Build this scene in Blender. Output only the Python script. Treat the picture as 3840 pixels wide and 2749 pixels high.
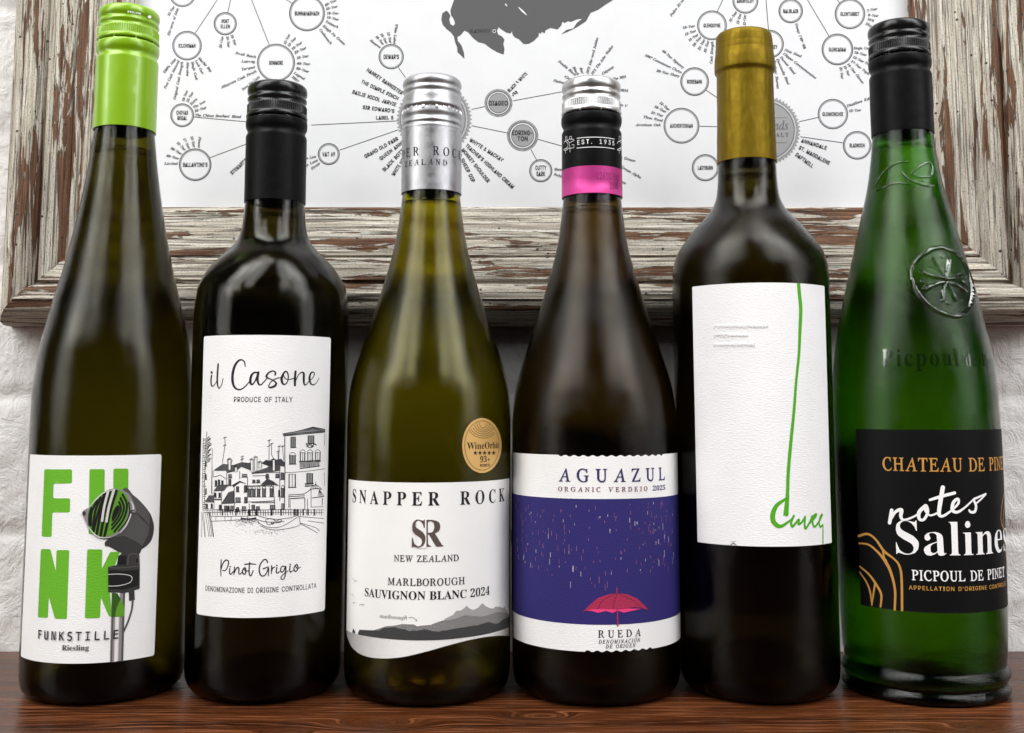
import bpy, bmesh, math, random
from mathutils import Vector, noise
from mathutils.geometry import tessellate_polygon

# ------------------------------------------------------------------ scene, camera, light
sc = bpy.context.scene
COL = sc.collection
for o in list(bpy.data.objects):
    bpy.data.objects.remove(o)

EYE = Vector((0.0, 0.0, 0.1312))          # 13 cm above the table top
FPX, PCX, PCY, TILT = 4062.0, 1920.0, 1086.0, math.radians(6.265)
IW, IH = 3840, 2749
cd = bpy.data.cameras.new('camera')
cam = bpy.data.objects.new('camera', cd)
COL.objects.link(cam)
cam.location = EYE
cam.rotation_euler = (math.pi / 2 + TILT, 0, 0)
cd.sensor_fit = 'HORIZONTAL'
cd.sensor_width = 36.0
cd.lens = FPX / IW * 36.0
cd.shift_y = (PCY - IH / 2) / IW
cd.clip_start = 0.01
cd.clip_end = 50
sc.camera = cam

w = bpy.data.worlds.new('World')
sc.world = w
w.use_nodes = True
bg = w.node_tree.nodes['Background']
bg.inputs[0].default_value = (0.95, 0.98, 1.0, 1)
bg.inputs[1].default_value = 0.03

def area(name, loc, target, sx, sy, power, col=(1, 1, 1)):
    l = bpy.data.lights.new(name, 'AREA')
    l.shape = 'RECTANGLE'
    l.size, l.size_y, l.energy, l.color = sx, sy, power, col
    o = bpy.data.objects.new(name, l)
    COL.objects.link(o)
    o.location = loc
    d = Vector(target) - Vector(loc)
    o.rotation_euler = d.to_track_quat('-Z', 'Y').to_euler()
    return o

# the glazed roof of the room above and in front of the bottles: three panes on each side of a middle beam
for px, pw in ((-1.74, 22), (-1.18, 22), (-.62, 20), (.62, 19), (1.18, 20), (1.74, 20)):
    area('roof_pane_light', (px, -0.42, 1.62), (px * .5, 0.30, 0.15), 0.50, 2.1, pw, (1, .995, .985) if px < 0 else (.985, .99, 1))
# a weak window at each side of the room
area('side_window_light', (-1.25, -0.10, 0.42), (0, 0.55, 0.15), 0.5, 0.7, 3.6, (1, .995, .98))
area('side_window_light', (1.25, -0.10, 0.42), (0, 0.55, 0.15), 0.5, 0.7, 3.0, (.98, .99, 1))

sc.view_settings.view_transform = 'Standard'
sc.view_settings.look = 'None'
sc.view_settings.exposure = 0.02
sc.view_settings.gamma = 1.0
sc.view_settings.use_curve_mapping = False
sc.cycles.max_bounces = 20
sc.cycles.transmission_bounces = 16
sc.cycles.glossy_bounces = 6
sc.cycles.diffuse_bounces = 4
sc.cycles.transparent_max_bounces = 16
sc.cycles.caustics_reflective = False
sc.cycles.caustics_refractive = False
sc.cycles.sample_clamp_indirect = 4
sc.cycles.blur_glossy = 0.5
sc.cycles.use_denoising = True

# ------------------------------------------------------------------ camera calibration used to turn traced outlines into real positions
ST, CT = math.sin(TILT), math.cos(TILT)

def ray(x, y):
    X = (x - PCX) / FPX
    Z = -(y - PCY) / FPX
    return Vector((X, CT - Z * ST, ST + Z * CT))

def on_plane(x, y, Y):
    d = ray(x, y)
    return EYE + d * ((Y - EYE.y) / d.y)

# ------------------------------------------------------------------ materials
def mat(name, col=(.5, .5, .5), rough=.5, metal=0.0, **kw):
    m = bpy.data.materials.new(name)
    m.use_nodes = True
    p = m.node_tree.nodes['Principled BSDF']
    p.inputs['Base Color'].default_value = (*col, 1)
    p.inputs['Roughness'].default_value = rough
    p.inputs['Metallic'].default_value = metal
    for k, v in kw.items():
        p.inputs[k.replace('_', ' ')].default_value = v
    return m

class NT:
    """short helper around a node tree"""
    def __init__(s, m):
        s.t = m.node_tree
        s.p = s.t.nodes.get('Principled BSDF')
    def n(s, typ, **kw):
        nd = s.t.nodes.new(typ)
        for k, v in kw.items():
            setattr(nd, k, v)
        return nd
    def l(s, a, b):
        s.t.links.new(a, b)
    def coord(s, kind='UV', scale=(1, 1, 1), rot=(0, 0, 0), loc=(0, 0, 0)):
        tc = s.n('ShaderNodeTexCoord')
        mp = s.n('ShaderNodeMapping')
        mp.inputs['Scale'].default_value = scale
        mp.inputs['Rotation'].default_value = rot
        mp.inputs['Location'].default_value = loc
        s.l(tc.outputs[kind], mp.inputs[0])
        return mp.outputs[0]
    def noise(s, vec, scale=1, detail=4, rough=.55, dist=0.0, out='Fac'):
        nd = s.n('ShaderNodeTexNoise')
        nd.inputs['Scale'].default_value = scale
        nd.inputs['Detail'].default_value = detail
        nd.inputs['Roughness'].default_value = rough
        nd.inputs['Distortion'].default_value = dist
        s.l(vec, nd.inputs['Vector'])
        return nd.outputs[out]
    def ramp(s, fac, stops, interp='LINEAR'):
        nd = s.n('ShaderNodeValToRGB')
        cr = nd.color_ramp
        cr.interpolation = interp
        while len(cr.elements) < len(stops):
            cr.elements.new(.5)
        for e, (pos, c) in zip(cr.elements, stops):
            e.position = pos
            if not hasattr(c, '__len__'):
                c = (c, c, c)
            e.color = (*c, 1)
        s.l(fac, nd.inputs[0])
        return nd.outputs['Color']
    def mix(s, fac, a, b, blend='MIX'):
        nd = s.n('ShaderNodeMix', data_type='RGBA', blend_type=blend)
        for i, v in ((0, fac), (6, a), (7, b)):
            if hasattr(v, 'links'):
                s.l(v, nd.inputs[i])
            elif hasattr(v, '__len__'):
                nd.inputs[i].default_value = (*v, 1)
            else:
                nd.inputs[i].default_value = v
        return nd.outputs[2]
    def math(s, op, a, b=0.0, clamp=False):
        nd = s.n('ShaderNodeMath', operation=op, use_clamp=clamp)
        for i, v in ((0, a), (1, b)):
            if hasattr(v, 'links'):
                s.l(v, nd.inputs[i])
            else:
                nd.inputs[i].default_value = v
        return nd.outputs[0]
    def bump(s, h, strength=.3, dist=.001, prev=None):
        nd = s.n('ShaderNodeBump')
        nd.inputs['Strength'].default_value = strength
        nd.inputs['Distance'].default_value = dist
        s.l(h, nd.inputs['Height'])
        if prev is not None:
            s.l(prev, nd.inputs['Normal'])
        return nd.outputs[0]
    def set(s, **kw):
        for k, v in kw.items():
            i = s.p.inputs[k.replace('_', ' ')]
            if hasattr(v, 'links'):
                s.l(v, i)
            else:
                i.default_value = v

def glass(name, T, rough=.07, wall=.006, droplets=.5):
    """tinted bottle glass; T is what is left of white light after two walls"""
    m = mat(name, (1, 1, 1), rough)
    n = NT(m)
    n.set(Transmission_Weight=1.0, IOR=1.31)
    sig = [-math.log(max(t, 1e-4)) / wall for t in T]
    d = max(sig)
    va = n.n('ShaderNodeVolumeAbsorption')
    va.inputs['Color'].default_value = (*[1 - q / d for q in sig], 1)
    va.inputs['Density'].default_value = d
    n.l(va.outputs[0], n.t.nodes['Material Output'].inputs['Volume'])
    # condensation: fine beads in patches, a frosted bloom elsewhere
    c = n.coord('Object')
    patch = n.ramp(n.noise(c, 28, 4, .6), [(.38, .08), (.7, 1)])
    beads = n.noise(c, 1500, 1, .5)
    broad = n.noise(c, 60, 4, .6)
    h = n.math('MULTIPLY', n.math('MULTIPLY', beads, patch), droplets)
    nm = n.bump(h, .6, .0006)
    nm = n.bump(broad, .03, .0012, nm)
    n.l(nm, n.p.inputs['Normal'])
    n.set(Roughness=n.ramp(patch, [(0, rough), (1, min(rough * 1.5 + .02, .5))]))
    return m

def liquid(name, T, length=.07):
    m = mat(name, (1, 1, 1), .0)
    n = NT(m)
    n.set(Transmission_Weight=1.0, IOR=1.34)
    sig = [-math.log(max(t, 1e-4)) / length for t in T]
    d = max(sig)
    va = n.n('ShaderNodeVolumeAbsorption')
    va.inputs['Color'].default_value = (*[1 - q / d for q in sig], 1)
    va.inputs['Density'].default_value = d
    n.l(va.outputs[0], n.t.nodes['Material Output'].inputs['Volume'])
    return m

def paper(name, col=(.82, .82, .81), bump=.5, fine=1.0, rough=.75):
    m = mat(name, col, rough)
    n = NT(m)
    c = n.coord('UV', (700 * fine, 1900 * fine, 1))
    f = n.noise(c, 1, 5, .6, .3)
    f2 = n.noise(n.coord('UV', (60, 60, 1)), 1, 4, .6)
    n.set(Base_Color=n.mix(n.ramp(f2, [(.35, 0), (.75, 1)]), col, tuple(x * .96 for x in col)))
    n.l(n.bump(f, bump, .0003), n.p.inputs['Normal'])
    return m

def ink(name, col, rough=.6, metal=0.0, bump=.0):
    m = mat(name, col, rough, metal, Specular_IOR_Level=.22)
    n = NT(m)
    f = n.noise(n.coord('UV', (1800, 1800, 1)), 1, 3, .6)
    n.set(Base_Color=n.mix(n.ramp(f, [(.3, 0), (.7, 1)]), tuple(x * .9 for x in col), tuple(min(1, x * 1.08) for x in col)))
    if bump:
        n.l(n.bump(n.noise(n.coord('UV', (700, 1500, 1)), 1, 4, .6), bump, .0003), n.p.inputs['Normal'])
    return m

def speckle(name, a, b, lo=.4, hi=.6, scale=(2600, 2600, 1)):
    m = mat(name, a, .7)
    n = NT(m)
    f = n.noise(n.coord('UV', scale), 1, 3, .7)
    n.set(Base_Color=n.mix(n.ramp(f, [(lo, 0), (hi, 1)]), a, b))
    return m

# ------------------------------------------------------------------ mesh helpers
def link(name, me, mats, parent=None):
    o = bpy.data.objects.new(name, me)
    COL.objects.link(o)
    for m in mats:
        me.materials.append(m)
    if parent is not None:
        o.parent = parent
    return o

def thing(name, label, cat, loc, group=None):
    o = bpy.data.objects.new(name, None)
    COL.objects.link(o)
    o.empty_display_size = .02
    o.location = loc
    o['label'] = label
    o['category'] = cat
    if group:
        o['group'] = group
    return o

def pchip(P):
    """monotone cubic through (z, r) points"""
    xs = [p[0] for p in P]
    ys = [p[1] for p in P]
    n = len(P)
    h = [xs[i + 1] - xs[i] for i in range(n - 1)]
    dl = [(ys[i + 1] - ys[i]) / h[i] for i in range(n - 1)]
    m = [0.0] * n
    m[0], m[-1] = dl[0], dl[-1]
    for i in range(1, n - 1):
        if dl[i - 1] * dl[i] > 0:
            w1, w2 = 2 * h[i] + h[i - 1], h[i] + 2 * h[i - 1]
            m[i] = (w1 + w2) / (w1 / dl[i - 1] + w2 / dl[i])
    def f(x):
        if x <= xs[0]:
            return ys[0]
        if x >= xs[-1]:
            return ys[-1]
        lo, hi = 0, n - 1
        while hi - lo > 1:
            k = (lo + hi) // 2
            if xs[k] <= x:
                lo = k
            else:
                hi = k
        t = (x - xs[lo]) / h[lo]
        a, b = ys[lo], ys[lo + 1]
        t2, t3 = t * t, t * t * t
        return (2 * t3 - 3 * t2 + 1) * a + (t3 - 2 * t2 + t) * h[lo] * m[lo] + (-2 * t3 + 3 * t2) * b + (t3 - t2) * h[lo] * m[lo + 1]
    return f

def lathe(pts, seg=128, rfun=None, caps=True, zjit=None):
    """pts: (r, z) from bottom to top or along the outline; rfun(r, z, theta) may bend the radius"""
    bm = bmesh.new()
    rings = []
    for (r, z) in pts:
        if r < 1e-6:
            rings.append([bm.verts.new((0, 0, z))])
            continue
        ring = []
        for k in range(seg):
            a = 2 * math.pi * k / seg
            rr = rfun(r, z, a) if rfun else r
            ring.append(bm.verts.new((rr * math.sin(a), -rr * math.cos(a), z)))
        rings.append(ring)
    for A, B in zip(rings, rings[1:]):
        if len(A) == 1 and len(B) == 1:
            continue
        for k in range(seg):
            j = (k + 1) % seg
            if len(A) == 1:
                bm.faces.new((A[0], B[j], B[k]))
            elif len(B) == 1:
                bm.faces.new((A[k], A[j], B[0]))
            else:
                bm.faces.new((A[k], A[j], B[j], B[k]))
    return bm

def finish(bm, name, mats, parent=None, smooth=True, sharp=None):
    bmesh.ops.recalc_face_normals(bm, faces=bm.faces)
    me = bpy.data.meshes.new(name)
    bm.to_mesh(me)
    bm.free()
    for p in me.polygons:
        p.use_smooth = smooth
    if sharp:
        me.set_sharp_from_angle(angle=math.radians(sharp))
    return link(name, me, mats, parent)

# ------------------------------------------------------------------ lettering outlines
GLYPHS={
 'b': "A:49597959;9<9=9@9D9`::9d:::,9D:09=:69;:6979e979e9;9m9<9p9@9j9Q9L9Q9G9E9F9?9J9;9Q9;9Q97!9N9W9g9W9Z9w B:69:979:9:9C9=9F9C9F:'9D:19@:49::59::89n:79w:6:#:3:(:/:+:*:,9x:*9s:#9m9p9h:%9d:*9`:.9\\:09W:19Q:09J:,9C:'9>9z9:9l97!9[9i9h9k9l9m9n9q9p:%9m:/9j:29e:49`:49]:29[:-!9c9<9m9>9p9A9r9G9s9W9p9_9m9b9e9e9[9e9\\9A9^9= C:;9j959^969V999L9@9D9H9?9S9=9\\9<9i9?9v9B:#9I:-9S:49Z:79b:99n:::(:4:-:5:1:::4:::49u:19u:+:&:$:.9y:29o:59e:49_:19Z:+9V9|9T9r9T9X9W9N9Z9F9`9@9f9=9t9<:'9A:39L:69I:,9>:&9:9y97 D:@9;979;9:9D9=9F9D9E:,9C:29>:49::59::89c:89r:7:$:3:.:,:5:#:99r:;9e:99W:59K:/9B:%9<9s989e97!9c9<9o9>9u9C9y9J9|9X9|9q9z9{9w:)9r:/9k:39d:49^:39\\:19[:,9[9D9^9= E:59:979:9:9A9;9D9>9F9G9F:,9C:29@:49::59::8:-:8:-9w:*9w:(:$:%:*9x:09j:39a:39]:19\\:,9\\9h9e9i9l9o9q9|9t9|9t9O9p9O9n9Z9j9`9d9c9\\9c9\\9C9]9?9`9=9h9=9x9@:'9F:/9T:39T:-97 F:.9:979:9:9C9=9F9C9F:(9D:19A:39::59::8:,:8:,9w:(9w:$:*9w:09q:29e:39^:39\\:19[9h9b9i9i9l9m9q9p9|9s9|9s9O9p9O9m9[9i9a9b9c9[9d9\\9A9`9<9j9:9j97 G:C9m959_969W999P9=9G9E9A9O9>9W9=9`9=9n9A9z9J:-9V:69f::9u:9:+:4:.:6:1:::4:::49u:19u:+:':#:09u:49l:69e:49_:19Z:+9W9|9U9r9T9e9V9R9[9D9`9>9g9;9n9:9v9;9y9=9{9B9{9T9x9Z9n9[9n9_:A9_:A9[::9Z:79W:69=:$97 H:F9:979:9:9A9<9D9>9F9G9F:-9B:39::59::89g:89g:59_:39\\:/9[9i9{9i9{:.9y:29u:49o:59o:8:B:8:B:5:;:3:8:1:7:):79C::9=:B9::B979o979o9:9x9<9{9A9{9c9[9c9\\9A9_9=9g9:9g97 I9k9:979:9:9A9<9D9>9F9F9F:.9C:39::59::89h:89h:59d:49]:29\\:,9\\9E9^9>9a9<9h9:9h97 J9y9M9*9E9+9>9.99939798979?999C9=9F9D9E9H9B9I9>9F929H909L9/9R919T989U:(9T:.9R:19N:39G:59G:89v:89v:59n:39j:-9j9I9i9?9g989c929]9-9V9+ K:C9:979:9:9B9<9D9>9F9G9F:-9C:39::59::89g:89g:59_:39\\:/9\\9f9{:-9|:29z:49u:59q:59q:8:>:8:>:5:4:3:+:.9m9p::9?:?9<:E9::E979o979o9:9x9;9z9=9y9?9_9b9\\9_9\\9A9_9=9g9:9g97 L:29:979:9:9A9<9D9>9F9G9F:-9B:39::59::89i:89i:59_:39\\:-9[9F9]9?9a9=9i9=9x9@:'9G:/9V:29V:-97 M:\\9:979:9:9A9<9D9>9F9G9F:-9C:39::59::89\\:89v9S:7:8:X:8:X:5:P:2:M:,:M9B:Q9<:X9::X97:,97:,9::49<:89B:8:-9q979m979L:+9L9B9M9?9P9<9Y9:9Y97 N:@:.959L:#9M9B9P9<9X9:9X979;979;9:9A9;9D9=9F9E9F:+9?:39;:59;:89V:8:+9Y:+:.:(:39y:59y:8:=:8:=:5:5:3:2:-:195 O:F9k959b969Y989Q9=9J9C9D9J9@9R9=9[9=9e9=9n9@9w9D:%9J:,9Q:29Y:79b:99l::9v:9:$:7:,:2:3:-:9:&:=9x:@9n:A9e:@9[:=9R:99J:39C:,9=:$989u96!9l999s9;9y9>:#9D:&9M:)9e:'9w:#:+9u:39k:69d:49^:19Z:+9W9|9U9r9T9e9V9R9Z9D9b9< P:19:979:9:9A9<9D9>9F9G9F:-9B:39::59::89l:89w:6:&:1:,:+:/9|:.9r:)9i:#9e9v9b9m9`9[9`9\\9A9_9=9g9:9g97!9[9e9h9f9o9k9q9r9q9y9q:(9n:.9k:19e:39_:39\\:19[:- Q:F:)8z9r8|9k9&9`909\\979S9;9K9A9E9H9@9Q9=9a9=9k9@9w9F:(9N:09Y:79b:99l::9y:9:,:2:7:(:>9u:A9h:@9_:>9U:89H:-9>9y979|92:)9+:19':79':?9(:@9%:48{!9l999s9;9y9>:#9D:&9M:)9e:'9w:#:+9u:39k:69d:49^:19Z:+9W9|9U9r9T9e9V9R9[9D9b9< R:<9:979:9:9A9<9D9>9F9G9F:-9B:39::59::89i:89y:5:&:2:,:.:/:':09z:.9p:+9l:'9i9v9d:69>:99;:=9::=979{979_9a9[9a9\\9C9_9=9g9:9g97!9[9f9i9g9m9i9p9l9s9t9t9z9r:+9p:.9i:39a:39\\:19[:, S:+9@959@9W9C9W9H9J9K9C9P9?9U9<9[9:9c9:9i9=9m9A9o9I9l9Q9g9U9T9_9H9g9C9n9A9y9B:'9D:.9I:39P:89W::9_::9s:69v:79w::9{::9{9w9w9w9s:(9l:09b:69X:59Q:09O:+9O:&9Q9|9U9x9q9j9z9a:$9[:%9T:$9L9|9E9t9;9j979a959W959H999E989C95 T:29I979I9:9R9<9V9C9V:49K:29D:.9?:&9=9w999w99:8:/:8:/9v:,9v:(:):$:.9z:19t:39l:49l9C9o9<9y9:9y97 U:?9i949]959T989N9=9I9C9F9Q9E:-9B:39::59::89g:89g:59]:29[:,9[9O9\\9I9`9A9e9=9n9;9u9<9{9>:&9B:)9H:+9N:+:+:):2:%:49y:59y:8:<:8:<:5:4:2:2:,:19U:.9E:)9=9|989s95 V:39a949?:+9;:294:594:89a:89a:59X:39V:29V:.9k9T:#:(:$:.:#:29z:49s:59s:8:5:8:5:5:0:3:+:.9e94 W:W9Y959=:-99:394:594:89[:89[:59V:49T:29S:-9d9V9s:$9o:19l:39e:59e:8:5:8:5:5:.:3:,:/:<9X:K:-:J:2:G:4:B:5:B:8:Z:8:Z:5:U:2:Q:+:695:3959v9u9]95 X:;9997999:9?9<9G9A9^9a9D:-9@:39::59::89h:89h:59_:49]:/9l9q9x:)9{:/9{:19y:39r:59r:8:9:8:9:5:4:4:/:3:):.9o9l:19@:69;::9:::979g979g9:9o9<9q9>9q9@9o9E9a9\\9P9B9Q9=9T9;9Z9:9Z97 Y:29K979K9:9S9<9V9@9W9[9>:.9::394:594:89`:89`:59X:39V:09i9d9{:(:#:-9|:09z:39r:59r:8:5:8:5:5:0:3:*:-9m9`9m9A9p9=9y9:9y97 Z:59;979;999n:39Z:29P:/9I:(9C9v9@9v9B:8:.:8:.:69V9=9k9=9w9@:%9F:,9O:.9X:29X:.97 a9|9j959b979_9>9Y999N959D969>9;9;9D9<9I9?9N9K9V9_9]9^9m9[9p9V9r9P9r9L9o9P9e9O9b9L9_9H9]9C9^9@9`9>9d9?9l9F9s9P9v9\\9w9g9t9m9p9p9k9q9e9r9?9t9>9w9?9y9=9r97!9U9>9[9@9_9D9_9Y9V9U9P9P9O9L9O9B9R9? b:%9@959?:.9>:399:599:89S:89S9o9Z9u9f9w9p9s9w9j9{9^9{9R9x9F9q9=9h979]959U979L9=9B95!9\\9:9b9<9d9?9h9N9g9e9d9k9`9n9X9n9T9k9S9g9S9A9U9= c9r9V959O969H999C9>9?9E9<9L9;9U9<9^9?9f9F9o9M9t9T9v9]9w9e9u9l9p9n9h9m9c9g9`9d9`9`9b9^9f9^9o9\\9r9U9r9P9m9N9c9N9X9P9L9T9D9X9A9`9?9g9@9m9E9p9C9d999[95 d:'9S959H989C9<9?9B9<9I9;9Q9<9a9B9m9G9r9M9v9T9w9Z9v9_9s9d9o9c:09a:49Z:59Z:89w:89w9C9x9?:$9=:$999r989d959d9?9]97!9Y9=9_9?9d9F9c9h9_9n9Z9o9T9n9Q9i9O9a9O9V9O9K9Q9C9T9> e9s9V959L979C9>9<9J9;9V9=9b9A9l9K9t9T9w9a9u9i9o9n9f9p9Z9p9X9N9X9P9J9V9B9Z9@9a9@9i9C9m9H9p9F9i9<9e999`97!9N9]9_9]9_9k9[9q9T9r9P9n9N9e f9b9:979:9:9>9;9A9=9A9F9A9n9:9n9:9u9A9u9B:'9D:09H:49P:89Z::9a:99h:59l:/9j:'9e:$9`:%9\\:(9\\:-9^:49^:59Z:69W:49U:.9U9u9`9u9`9n9U9n9U9@9W9<9_9:9_97 g9x9T8u9C8x9=8{9:9&9:9*9=9.9E929@959=999<9=9=9B9A9G9K9M9C9R9=9Y9;9a9<9g9@9n9G9s9O9v9V9w9f9t9v9t9v9m9m9m9p9f9q9`9q9Z9k9Q9`9L9P9K9L9H9K9E9L9C9O9A9f9@9p9=9t9:9u959v909u9*9p8|9j8y9^8v!9V9P9[9Q9]9T9_9a9]9n9[9q9V9r9R9q9P9n9N9a9P9T9R9Q!9W8z9c8{9i9$9l9*9j9.9d909J909F9+9G9%9M8{ h:)9;979;9:9?9;9@9=9A9B9A:.9@:39;:59;:89U:89U9l9Z9r9d9v9m9v9u9q9y9h9y9A9{9<:&9::&979_979_9:9e9<9f9B9f9g9d9l9`9m9Z9k9U9f9U9@9V9<9[9:9[97 i9_9K:%9G:&9D:(9B:,9A:/9D:79G:99K::9O:99R:79U:/9T:,9R:(!9;979;9:9@9<9A9A9A9k9A9o9?9q9;9r9;9u9U9u9U9@9V9<9[9:9[97 j9a9L:&9H:&9E:)9C:,9B:09C:49E:79L::9P:99S:79V:49V:09S:)9P:&!9>8u948w9-9$9,9)9-9-9090949198909<9-9<9(9:9$998|9:8z9A8z9C9#9D9*9D9l9B9p9;9r9;9u9W9u9V9+9T9&9N8y9I8v k:%9:979:9:9?9;9@9=9A9B9A:/9@:39;:59;:89U:89U9Y9g9m9g9p9`9r9`9u9|9u9|9r9y9q9p9m9c9a:#9=:(9::(979a979a9:9f9;9g9>9X9T9U9R9U9@9V9<9[9:9[97 l9_9;979;9:9@9<9A9A9A:.9?:49;:59;:89U:89U9A9V9<9[9:9[97 m:L9;979;9:9?9;9@9=9A9B9A9l9@9p9;9r9;9u9T9u9T9l9Z9r9`9u9k9v9n9u9t9r9w9k:#9r:)9u:19w::9t:@9m:A9h:B9?:D9;:H9::H97:(97:(9::,9;:.9=:/9B:.9h:,9m:'9m:#9l9x9f9x9@9z9<:$9::$979_979_9:9c9<9e9@9e9d9c9l9]9m9W9j9T9f9T9@9V9<9Z9:9Z97 n:)9;979;9:9?9;9@9=9A9B9A9l9@9p9;9r9;9u9U9u9U9l9]9t9d9v9m9v9u9q9y9h9y9A9{9<:&9::&979_979_9:9e9<9f9B9f9g9d9l9`9m9Z9k9U9f9U9@9V9<9[9:9[97 o9z9Y959N979C9>9<9J9;9V9<9b9C9m9N9u9Y9w9c9u9n9n9u9b9v9V9u9J9n9>9c97!9Y999_9<9b9B9c9V9b9d9a9m9]9q9Y9s9T9q9Q9m9O9d9O9G9R9=9U9: p:'9:8u9:8x9?8y9A8|9A9*9A9k9@9p9;9r9;9u9T9u9T9l9X9r9^9v9e9w9l9v9u9p9y9j9|9b:#9W9|9K9x9A9s9;9k969a959\\979U9=9U9#9X8z9^8x9^8u!9^9=9e9?9h9H9i9]9f9j9c9n9]9n9Y9l9U9f9U9E9X9? q:&9Z8u9Z8x9a8z9c9#9d9=9_999W959O969G999B9>9=9F9;9Q9;9Z9@9h9E9o9L9t9S9v9\\9w9e9s9j9o9u9w9w9w9w9%9y8z:$8x:$8u!9[9=9a9?9d9D9c9k9b9o9^9r9Y9r9U9p9R9m9P9f9O9N9R9A9U9> r9p9;979;9:9@9=9A9B9A9l9@9p9;9r9;9u9T9u9T9i9X9o9^9t9d9w9i9v9o9s9q9l9o9g9k9d9e9d9_9j9]9k9Y9i9V9e9U9]9U9?9X9<9^9:9^97 s9q9U959F999C989A959>959>9L9B9L9G9A9O9:9U9:9Z9<9]9?9]9C9]9F9Z9I9H9S9C9W9?9^9?9f9B9o9H9t9S9w9_9u9b9t9e9w9h9w9h9c9e9c9`9m9X9r9S9r9O9q9M9n9L9i9Q9c9_9\\9f9W9j9P9j9G9h9?9e9;9^96 t9e9P959G979D999B9>9A9o9;9o9;9s9I:'9Q:29T:29T9u9a9u9a9o9T9o9U9B9V9@9Z9?9]9A9`9F9c9D9_9<9[999X97 u:(9Q959G979B9?9@9G9@9m9>9q999r999u9S9u9S9E9U9@9X9>9^9?9e9D9e9i9c9p9]9r9]9u9x9u9x9B9z9>:%9=:%9:9s989e959e9?9\\98 v9t9S959>9k9;9p969r969u9X9u9X9r9R9q9Q9n9\\9O9g9m9e9q9`9r9`9u9t9u9t9r9p9p9m9m9W95 w:49O959:9m989p959r959u9S9u9S9r9N9p9N9l9X9P9a9f9^9p9\\9q9Y9r9Y9u9x9u9x9r9s9q9r9n9z9S:*9n:)9p:$9r:$9u:69u:69r:29p:/9k9t959q959d9^9S95 x9w9897989:9B9@9P9R9>9m989r989u9Y9u9Y9r9T9q9S9o9\\9`9f9n9d9q9_9r9_9u9u9u9u9r9n9n9_9\\9q9>9t9;9w9:9w979V979V9:9[9;9\\9>9S9N9H9?9I9;9O9:9O97 y9s9A8u9;8v978z969&979+9<9/9B9.9E9+9F9$9I9#9O9*9S969>9i9:9p979r969r969u9W9u9W9r9R9q9Q9n9\\9O9g9n9e9q9`9r9`9u9s9u9s9r9o9p9l9k9R9&9K8x z9r9:979:9:9Y9p9L9p9G9n9C9k9@9b9<9b9=9u9n9u9n9q9P9<9[9<9b9?9f9C9k9L9n9L9m97 0:(9]969O989I9<9C9C9>9Q9<9g9>:#9C:19I:89O:<9]:>9j:<9p:89v:19{:#:$9g9{9Q9v9C9p9<9j98!9]9>9c9A9f9F9h9Q9i9g9h:#9f:.9a:49]:69X:49T:.9Q:#9P9g9Q9Q9T9F9V9A 1:(9D979D9>9Q9>9T9@9U9C9V:09M:&9G:#9A:#9>:'9=:,9I:19[:=9j:=9j9C9l9@9n9>9|9>9|97 2:(9<979<9E9R9\\9\\9h9b9r9d:%9d:.9a:29]:69X:69R:39P:09N:)9M9y9C9{9>:$9<:*9=:/9@:59D:99I:<9Z:>9k:<9q:89u:49x:.9y:&9w9y9t9s9g9c9H9F9j9F9q9J9t9S9|9S9{97 3:(9X969L979C9:9=9?9;9F9<9J9>9N9F9P9G9I9K9C9P9@9X9?9a9B9f9J9g9X9b9_9Y9d9J9d9J9m9V9m9]9o9a9t9d9{9d:+9`:39\\:69Y:69R:49O:-9M9{9B:#9>:&9<:)9<:09>:49F:;9Q:>9b:>9m::9u:49x:,9w9z9q9q9d9j9o9g9u9b9z9\\9|9U9{9I9x9C9t9>9g98 4:(9O979O9>9W9?9]9A9^9F9^9P999P999X9_:=9r:=9r9Y:&9Y:&9P9r9P9r9C9v9?:$9>:$97!9B9Y9^9Y9_:09]:, 5:(9X969L979C9;9>9A9<9G9?9M9G9O9I9F9N9A9W9?9`9C9e9K9f9X9d9`9^9f9T9h9E9f9?9h9C:=9v:=9w:$9o:$9m:,9j:.9L:.9J9o9Y9q9b9p9k9n9r9j9w9e9{9Y9z9J9w9D9s9?9f98 6:(9^969U979M9;9F9A9A9J9>9U9=9c9>9r9@9{9E:,9L:59U:;9`:>9o:=9t:;9y:79{:29{:-9w:(9s:&9k:%9i:29f:59b:69]:59Y:29S:&9P9m9W9p9^9r9f9r9n9p9s9m9x9h9|9b:#9Z:#9Q9{9I9v9?9l98!9_9?9e9A9h9F9j9N9j9X9g9e9c9h9^9j9W9h9Q9e9P9c9P9]9Q9S9T9G9Y9A 7:(9M979q:.9K:.9G:+9F:'9E9{9=9{9>:=:$:=:$:69Y97 8:(9\\969O979E9<9?9B9;9K9<9U9?9\\9D9a9O9g9H9l9B9r9>:#9>:*9A:29E:79K:;9Z:>9j:=9p::9u:59x:09z:*9y9|9v9v9q9q9h9k9u9c9|9Z:$9P9|9E9x9?9n999f96!9`9p9g9v9i:'9f:19`:69[:69U:39R:/9Q:'9T9x9X9t!9\\9=9c9>9g9B9j9G9k9P9i9V9g9Y9X9b9O9Y9M9S9M9L9O9F9S9A9V9? 9:(9U969L979D9:9@9A9@9H9B9K9F9L9I9E9O9@9T9>9\\9?9`9B9d9H9f9O9i9e9a9_9X9\\9L9^9C9c9?9i9=9o9<:$9A:19J::9W:>9a:>9g:<9p:69x:+9{9y9|9k9{9Z9w9M9q9C9j9;9_97!9\\9f9d9h9i9o9g:'9e:.9a:39[:59U:39Q:-9P:%9Q9n9U9h",
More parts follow.
